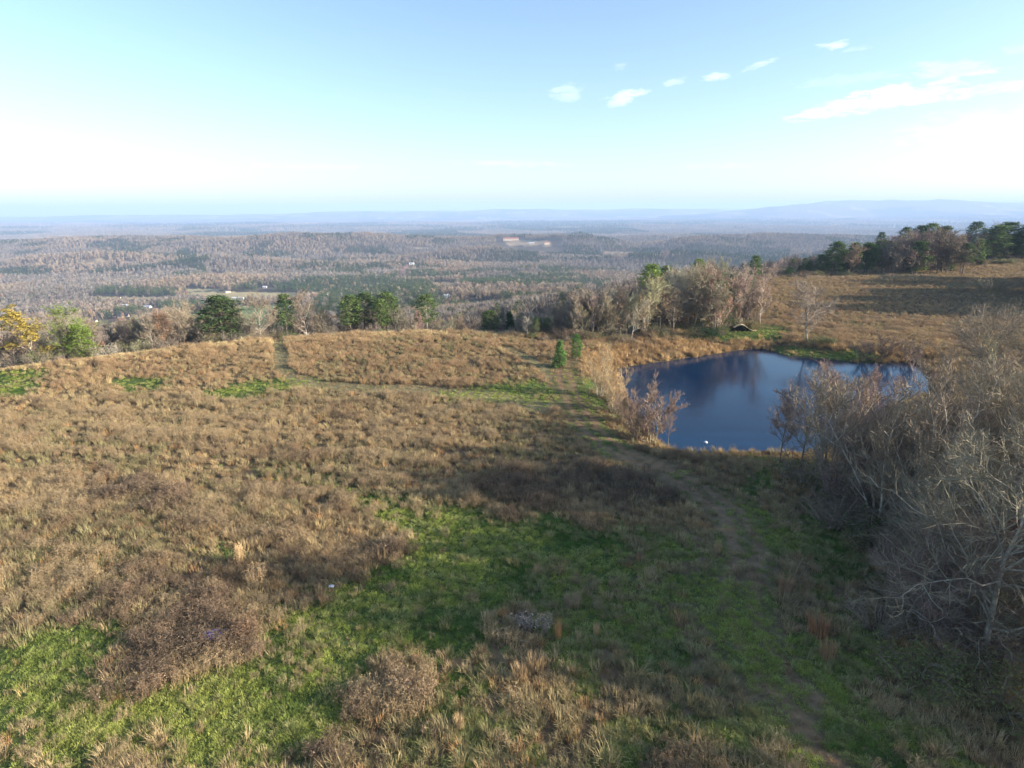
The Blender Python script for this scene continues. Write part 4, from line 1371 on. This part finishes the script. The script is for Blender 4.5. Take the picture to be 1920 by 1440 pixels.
_belt = lambda p: np.interp(p, [955, 1020, 1080, 1160], [598, 582, 562, 545])
ctop = lambda p: np.interp(p, [0, 150, 280, 400, 520, 640, 800, 900, 1000], [612, 600, 590, 576, 578, 574, 584, 588, 590])
crest_band(72, -30, 1010, 8, 32, 0, 26, ['slim_mid', 'oak_mid', 'multi_mid', 'slim_mid'], [GREYTW, BROWNTW, (.36, .27, .20), (.34, .31, .22)],
           'leafless tree in the row behind the crest of the field', 'leafless trees behind the crest', ctop)
crest_band(60, -30, 1010, 4, 10, 0, 10, ['brush', 'shrub', 'brush'], [(.24, .20, .12), (.17, .20, .07), (.30, .27, .15)],
           'low olive and brown brush behind the crest of the field', 'brush behind the crest', lambda p: 612)

crest_band(38, 965, 1165, 0, 18, 0, 10, ['slim_mid', 'oak_mid', 'multi_mid', 'slim_mid'], [GREYTW, (.38, .33, .25), (.36, .27, .20)], '', 'leafless trees behind the crest', _belt)
# --- hill at the right
for px_, Y_, t_, kd, W_, c_, lb in [
    (1500, 262, 490, 'pine', .9, PINED, 'dark low pine at the left foot of the right-hand hill'),
    (1520, 262, 478, 'fullpine', .9, PINED, 'second dark pine at the left foot of the hill'),
    (1544, 262, 454, 'fullpine', 1.0, PINEG, 'full pine third from left in front of the hill'),
    (1577, 264, 456, 'fullpine', .85, PINEG, 'full pine fourth from left in front of the hill'),
    (1604, 266, 456, 'fullpine', .85, PINEG, 'full pine fifth from left in front of the hill'),
    (1624, 285, 452, 'pine', 1.0, PINED, 'dark flat-topped pine behind the front row on the hill'),
    (1620, 330, 436, 'pine', .7, PINED, 'lone dark pine top poking above the bare slope'),
    (1648, 290, 456, 'pine', .7, (.10, .15, .05), 'pale pine right of the flat-topped one'),
    (1664, 330, 427, 'pine', .9, PINED, 'left pine of the skyline group on the hill'),
    (1690, 320, 424, 'fullpine', .9, PINED, 'second pine of the skyline group on the hill'),
    (1709, 320, 420, 'pine', 1.1, PINEG, 'highest pine of the skyline group on the hill'),
    (1731, 318, 425, 'fullpine', .9, PINED, 'right pine of the skyline group on the hill'),
    (1678, 270, 457, 'cedar', .7, (.035, .065, .03), 'narrow dark cedar in front of the brown trees on the hill'),
    (1745, 272, 464, 'cedar', 1.1, (.08, .12, .045), 'green conifer in front of the brown round tree'),
    (1786, 320, 417, 'pine', 1.0, PINED, 'open-crowned pine against the sky on the hill'),
    (1799, 285, 448, 'cedar', 1.15, PINEG, 'bright conical pine at the edge of the pale grass'),
    (1826, 300, 424, 'fullpine', 1.25, PINEG, 'big bushy pine left in the large pair on the hill'),
    (1845, 306, 418, 'fullpine', 1.2, PINED, 'tallest bushy pine near the right edge'),
    (1886, 300, 422, 'fullpine', 1.3, PINEG, 'big bushy pine second from the right edge'),
    (1908, 306, 419, 'fullpine', 1.3, PINED, 'darkest bushy pine at the right edge'),
    (1719, 290, 444, 'oak_mid', 1.3, (.34, .25, .19), 'large round brown leafless tree in the middle of the hill'),
    (1760, 300, 446, 'oak_mid', 1.1, (.34, .25, .19), 'brown leafless tree right of the round one'),
    (1822, 318, 430, 'oak_mid', 1.0, (.40, .27, .19), 'pinkish-brown tree behind the bushy pines'),
    (1640, 268, 478, 'leafy', .9, (.36, .28, .08), 'small yellow-leaved tree among the pines'),
    (1646, 330, 446, 'leafy', .7, (.42, .13, .06), 'red-leaved tree top behind the pines'),
    (1815, 268, 500, 'oak_mid', .8, (.30, .24, .18), 'small bare tree alone in the pale grass'),
]:
    x_, y_, z_ = at_depth(px_, Y_)
    tree(kd, x_, y_, max(4, top_z(px_, t_, Y_) - z_), W_ * (1.3 if 'pine' in kd else 1) * (.8 if kd == 'oak_mid' else 1), col=c_, label=lb, group='trees on the right-hand hill', z=z_)
hill = lambda p: np.interp(p, [1460, 1540, 1600, 1660, 1720, 1800, 1920], [508, 478, 460, 448, 446, 446, 440])
for i in range(150):
    px_ = _tr.uniform(1455, 1940); Y_ = _tr.uniform(258, 320)
    if px_ > 1780 and Y_ < 295: Y_ = _tr.uniform(295, 325)
    if i > 95 and 1640 < px_ < 1790: continue
    x_, y_, z_ = at_depth(px_, Y_)
    H_ = float(np.clip(top_z(px_, hill(px_) + _tr.uniform(-4, 22), Y_) - z_, 4, 17))
    if _tr.random() < (.55 if px_ < 1640 else .6 if px_ > 1800 else .18):
        tree(_tr.choice(['pine', 'fullpine']), x_, y_, H_, 1.4, col=jit(_tr.choice([PINED, PINEG])), label='dark pine ' + ('at the lowest left tip' if px_ < 1510 else 'on the left slope' if px_ < 1575 else 'left of the small yellow-leaved tree' if px_ < 1645 else 'below the skyline group' if px_ < 1780 else 'behind the bright conical pine' if px_ < 1850 else 'at the right end') + ' of the wooded hill', group='pines in the hill wood', z=z_)
    else:
        c_ = _tr.choice([BROWNTW, (.30, .22, .17), GREYTW])
        tree('oak_far', x_, y_, H_, 1.2, col=jit(c_, .08), label=zone('oak_far', c_, px_, [(1600, 'low on the left slope of the hill wood'), (1700, 'below the skyline pines of the hill'), (1790, 'around the large round tree on the hill'), (9999, 'among the bushy pines on the hill')]), group='leafless trees on the hill', z=z_)
for i in range(46):
    px_ = _tr.uniform(1440, 1930); b_ = np.interp(px_, [1440, 1560, 1700, 1800, 1920], [518, 517, 510, 498, 492]) + _tr.uniform(-2, 3)
    x_, y_, z_ = at(px_, b_)
    kd_ = _tr.choice(['brush', 'shrub']); c_ = _tr.choice([(.30, .27, .15), (.26, .20, .13), (.16, .18, .08)])
    tree(kd_, x_, y_, _tr.uniform(1.6, 3.4), 1.6, col=jit(c_, .08), bark=BROWNTW, label=zone(kd_, c_, px_, [(1560, 'at the left foot of the hill wood'), (1680, 'under the full pines at the field edge'), (1800, 'below the round tree at the field edge'), (9999, 'by the bushy pines at the field edge')]), group='brush at the foot of the hill', z=z_)
for px_, b_, t_, W_, c_, lb in [
    (1668, 530, 508, 3.0, (.34, .30, .18), 'wide pale bush left of the pair in the far field'),
    (1722, 532, 507, 3.2, (.32, .28, .16), 'wide pale bush right of the pair in the far field'),
    (1860, 545, 512, 3.4, (.24, .20, .13), 'large dark bush in the shade of the far field'),
    (1790, 545, 525, 2.4, (.20, .21, .09), 'low green bush in the shade of the far field'),
    (1565, 514, 500, 1.8, (.30, .30, .15), 'pale green bush in front of the pines'),
]:
    tree_base('brush', px_, b_, t_, W_ * .6, col=c_, bark=(.3, .25, .16), label=lb, group='bushes in the far field')


# ------------------------------------------------------------------ standing clumps one can single out
def clump(name, px, py, H, kind, tintc, label, cat='grass clump', W=1.0):
    x_, y_, z_ = at(px, py)
    if kind == 'grass':
        me = tuft_grass(int(px), 160, 1.0, .35, .012, .3, M_CL)
    else:
        me = tuft_weed(int(px), 40, 1.0, .5, 12, .03 if 'white' in label else .018, M_CLH if 'white' in label else M_CLW)
    o = obj(name, me, label=label, cat=cat, color=tintc, loc=(x_, y_, z_))
    o.scale = (H * W, H * W, H)
    return o


M_CL = mat_obj('clump_grass', .75, 1.25, 4, .15)
def clump_mat(name, head):
    m, n, b = newmat(name)
    oi = N(n, 'ShaderNodeObjectInfo'); fa = N(n, 'ShaderNodeAttribute', attribute_name='fluff')
    mx = N(n, 'ShaderNodeMix', data_type='RGBA'); n.links.new(fa.outputs['Fac'], mx.inputs[0]); n.links.new(oi.outputs['Color'], mx.inputs[6])
    mx.inputs[7].default_value = (*head, 1); n.links.new(mx.outputs[2], b.inputs['Base Color'])
    return m


M_CLW = clump_mat('clump_weed', (.45, .38, .28)); M_CLH = clump_mat('fluffy_weed', (1, 1, .95))
for a_ in [
    ('grass_clump', 1532, 1190, 1.8, 'grass', (.36, .19, .10), 'rusty orange grass clump in the shade left of the grove', 'grass clump', 1.1),
    ('grass_clump', 1550, 1235, 1.7, 'grass', (.40, .25, .14), 'brownish grass clump just below the rusty orange one', 'grass clump', .8),
    ('grass_clump', 1472, 1110, 1.7, 'grass', (.40, .25, .15), 'dull brown grass clump beside the shaded track', 'grass clump', .9),
    ('grass_clump', 1345, 1035, 1.3, 'grass', (.50, .36, .20), 'tan grass clump at the left edge of the track', 'grass clump', .7),
    ('grass_clump', 1046, 1195, 1.6, 'grass', (.55, .32, .14), 'thin orange grass tuft beside the white-headed weeds', 'grass clump', .45),
    ('grass_clump', 1005, 1255, 1.5, 'grass', (.50, .36, .20), 'tall tan grass clump below the white-headed weeds', 'grass clump', 1.0),
    ('grass_clump', 975, 1275, 1.4, 'grass', (.48, .34, .19), 'tan grass clump left of the tall one below the weeds', 'grass clump', .9),
    ('grass_clump', 1118, 1190, 1.1, 'grass', (.55, .38, .20), 'short tan tuft right of the white-headed weeds', 'grass clump', .6),
    ('grass_clump', 862, 1365, 1.0, 'grass', (.55, .40, .22), 'pale tuft alone in the green grass at the bottom', 'grass clump', .8),
    ('weed_clump', 985, 1180, 1.5, 'weed', (.20, .15, .11), 'dark weeds with white fluffy heads, left of the orange tuft', 'weeds', 1.1),
    ('weed_clump', 1020, 1188, 1.5, 'weed', (.22, .17, .12), 'white-headed weeds touching the thin orange tuft', 'weeds', .8),
    ('weed_clump', 452, 1060, 2.0, 'weed', (.58, .40, .20), 'bright straw-coloured plume standing above the brown weeds', 'weeds', .45),
    ('weed_clump', 482, 1095, 1.7, 'weed', (.56, .38, .20), 'sunlit straw weed bush right of the bright plume', 'weeds', .9),
    ('weed_clump', 455, 1195, 1.9, 'weed', (.15, .085, .05), 'reddish brown weed thicket beside the blue plastic', 'weeds', 1.0),
]:
    clump(*a_)


# ------------------------------------------------------------------ crumpled plastic, floats, driftwood, ledge
def crumple(name, px, py, sx, sy, sz, cols, label, cat, up=.3):
    x_, y_, z_ = at(px, py)
    rg = random.Random(int(px)); V = []; F = []; n_ = 9
    for i in range(n_):
        for j in range(n_):
            u, v = i / (n_ - 1) * 2 - 1, j / (n_ - 1) * 2 - 1
            V.append((u * sx * rg.uniform(.8, 1.1), v * sy * rg.uniform(.8, 1.1), sz * (1 - .6 * (u * u + v * v) * .7) * rg.uniform(.3, 1.1)))
    for i in range(n_ - 1):
        for j in range(n_ - 1):
            a_ = i * n_ + j; F.append((a_, a_ + 1, a_ + n_ + 1, a_ + n_))
    me = mesh(name, V, F, cols)
    for p in me.polygons: p.material_index = rg.randrange(len(cols))
    o = obj(name, me, label=label, cat=cat, loc=(x_, y_, z_ + up))
    sol = o.modifiers.new('thick', 'SOLIDIFY'); sol.thickness = .012
    return o


M_BLUE = mat_plain('blue_plastic', (.07, .09, .60), .4, spec=.5)
M_WPL = mat_plain('white_plastic', (.62, .64, .72), .4, spec=.5)
crumple('plastic_sheet', 402, 1205, .75, .55, .45, [M_BLUE, M_BLUE, M_WPL], 'crumpled blue and white plastic caught in the brown weeds', 'plastic sheet', .55)
crumple('plastic_sheet', 622, 1106, .22, .16, .18, [M_WPL], 'scrap of white plastic at the edge of the weeds', 'litter', .3)


def ball(name, px, py, r, mat, label, cat, z=None):
    x_, y_ = on_plane(px, py, WATER)
    mb = MB(); ns, nr_ = 12, 7; rg = random.Random(int(px))
    prof = [(0, -r * .5), (r * .75, -r * .4), (r, 0), (r * .85, r * .4), (r * .5, r * .72), (r * .28, r * .8), (r * .12, r * 1.05), (0, r * 1.1)]
    for (a_, z0) in prof:
        for j in range(ns):
            t = 6.2832 * j / ns; mb.v.append((a_ * math.cos(t) * 1.25, a_ * math.sin(t), z0))
    for i in range(len(prof) - 1):
        for j in range(ns):
            q = i * ns + j; q2 = i * ns + (j + 1) % ns; mb.f.append((q, q2, q2 + ns, q + ns)); mb.m.append(0)
    return obj(name, mb.build(name, mat, True), label=label, cat=cat, loc=(x_, y_, WATER + .03))


ball('float', 1323, 830, .24, M_WPL, 'small white float out on the water near the dam', 'float')
ball('float', 1295, 843.5, .26, mat_plain('paleblue', (.38, .52, .68), .4, spec=.5), 'pale blue float at the weedy near edge of the pond', 'float')


def driftwood(px, py, L_, seed, label):
    x_, y_ = on_plane(px, py, WATER); rg = random.Random(seed); mb = MB()
    for i in range(5):
        a_ = rg.uniform(-.5, .5) + (math.pi if i % 2 else 0); l = L_ * rg.uniform(.4, 1)
        p = Vector((rg.uniform(-.2, .2), rg.uniform(-.2, .2), 0)); q = p + Vector((math.cos(a_) * l, math.sin(a_) * l, rg.uniform(.1, .7)))
        mb.tube([p - Vector((0, 0, .2)), p.lerp(q, .5) + Vector((0, 0, .08)), q], [.12, .08, .02], 5)
    obj('driftwood', mb.build('driftwood', mat_plain('wet_wood', (.045, .035, .028), .6), True), label=label, cat='driftwood', group='snags in the right arm of the pond', loc=(x_, y_, WATER + .02))


driftwood(1648, 747, .9, 1, 'leftmost small dark snag poking out of the water')
driftwood(1664, 746, 1.1, 2, 'low dark snag between the small one and the long branch')
driftwood(1685, 737, 2.2, 3, 'long dark branch lying in the right arm of the pond')
driftwood(1700, 739, 1.3, 4, 'dark snag nearest the reedy bank')


def ledge():
    """a cut bank: mound of turf with a pale curved lip of sandy clay above a dark hollow"""
    x_, y_, z_ = at(1400, 622)
    V = []; F = []; nu, nv = 26, 9
    for i in range(nu):
        t = i / (nu - 1); u = (t - .5) * 2
        hh = 1.7 * math.exp(-((u + .45) / .62) ** 2) + .15
        for j in range(nv):
            v = j / (nv - 1)
            # profile from the foot of the hollow, under the overhang, over the lip, down the back
            prof = [(.2, -.3), (.9, .15), (.85, .55), (.1, .84), (-.15, .93), (-.05, 1.0), (.9, 1.0), (2.6, .72), (5.5, -.15)][j]
            V.append((u * 3.0, prof[0] + .35 * u * u * 2, prof[1] * hh + .12 * math.sin(i * 1.7 + j)* (1 if 0 < j < 8 else 0) * .4))
    for i in range(nu - 1):
        for j in range(nv - 1):
            a_ = i * nv + j; F.append((a_, a_ + nv, a_ + nv + 1, a_ + 1))
    me = mesh('clay_bank', V, F, [mat_plain('hollow_shade', (.035, .028, .02), .95), mat_plain('pale_clay', (.70, .58, .38), .9), mat_plain('turf', (.16, .17, .06), .95, .6, 1.4, 3)], True)
    for k_, p in enumerate(me.polygons):
        j = k_ % (nv - 1); p.material_index = 0 if j < 3 else (1 if j < 6 else 2)  # faces under the lip: shade of the hollow painted near-black
    o = obj('clay_bank', me, label='pale curved lip of clay over a dark hollow beside the white-trunked tree', cat='earth bank', loc=(x_, y_, z_))


ledge()


# ------------------------------------------------------------------ houses in the valley
WALLM = {'white': mat_plain('white_wall', (.80, .79, .76), .7, .94, 1.04), 'cream': mat_plain('cream_wall', (.58, .48, .36), .8), 'brick': mat_plain('brick_wall', (.30, .12, .08), .85)}
ROOFM = {'pale': mat_plain('pale_roof', (.60, .61, .63), .5), 'dark': mat_plain('dark_roof', (.09, .08, .085), .8), 'red': mat_plain('red_roof', (.34, .14, .09), .8)}
M_GLASS = mat_plain('window_glass', (.03, .035, .045), .15, spec=.6)
M_DOOR = mat_plain('door_paint', (.16, .09, .06), .6)


def house(px, py, W_, D_, H_, rot, wc, rc, label, pos):
    x_, y_, z_ = pos
    if W_ >= 30:
        f = {90: 28, 52: 12, 36: 11}[W_] / FPX * math.hypot(x_, y_) / W_; W_ *= f; D_ *= f
        H_ = 9
    if W_ < 30: W_ *= .8; D_ *= .8; H_ *= .85
    print('house', label[:30], round(y_))
    e = bpy.data.objects.new('house' if W_ < 30 else 'building', None); link(e)
    e.location = (x_, y_, z_ - .3); e.rotation_euler = (0, 0, R(rot))
    tag(e, label, 'house' if W_ < 30 else 'building')
    a, d, h = W_ / 2, D_ / 2, H_ + .3
    rh = D_ * .28
    mb = MB(); mb.box(-a, -d, -2, a, d, h)
    for s in (-1, 1):
        mb.tri((s * a, -d, h), (s * a, d, h), (s * a, 0, h + rh))
    obj('wall', mb.build('wall', WALLM[wc]), e)
    mb = MB(); ov = .5
    for s in (-1, 1):
        p = [Vector((-a - ov, s * (d + ov), h - rh * ov / d + .05)), Vector((a + ov, s * (d + ov), h - rh * ov / d + .05)), Vector((a + ov, 0, h + rh + .05)), Vector((-a - ov, 0, h + rh + .05))]
        up_ = Vector((0, 0, .22)); q = [v + up_ for v in p]
        n0 = len(mb.v); mb.v += [tuple(v) for v in p + q]
        for f in ((0, 1, 2, 3), (4, 7, 6, 5), (0, 4, 5, 1), (1, 5, 6, 2), (3, 2, 6, 7), (0, 3, 7, 4)):
            mb.f.append(tuple(n0 + i for i in f)); mb.m.append(0)
    ro = obj('roof', mb.build('roof', ROOFM[rc]), e)
    if W_ < 30 and H_ > 3.5:
        mb = MB(); mb.box(a * .4, -.4, h + rh * .4, a * .4 + .8, .4, h + rh + 1.0)
        obj('chimney', mb.build('chimney', WALLM['brick']), ro)
    nwin = max(2, int(W_ / 5)) if W_ < 30 else max(4, int(W_ / 9))
    ws = 1.1 if W_ < 30 else 2.6
    for s in (-1,):
        for i in range(nwin):
            cx_ = -a + W_ * (i + .5) / nwin
            if i == nwin // 2 and W_ < 30:
                mb = MB(); mb.box(cx_ - .5, -d - .06, .3, cx_ + .5, -d + .02, 2.4); obj('door', mb.build('door', M_DOOR), e); continue
            mb = MB(); mb.box(cx_ - ws / 2, -d - .05, 1.2, cx_ + ws / 2, -d + .02, 1.2 + ws * 1.1 if W_ < 30 else 4.2)
            obj('window', mb.build('window', M_GLASS), e)


for h_, pos in zip(HOUSES, HPOS):
    house(*h_, pos)


# ------------------------------------------------------------------ haze
mb = MB(); mb.box(-80000, -80000, float(ZMIN) - 1, 80000, 80000, float(ZMAX) + 8)
m = bpy.data.materials.new('haze'); m.use_nodes = True; n = m.node_tree
n.nodes.remove(n.nodes['Principled BSDF'])
pv = N(n, 'ShaderNodeVolumePrincipled'); pv.inputs['Color'].default_value = (.46, .64, .96, 1); pv.inputs['Density'].default_value = 9.0e-5
n.links.new(pv.outputs[0], n.nodes['Material Output'].inputs['Volume'])
obj('haze', mb.build('haze', m), kind='stuff', label='pale blue haze over the valley', cat='haze')
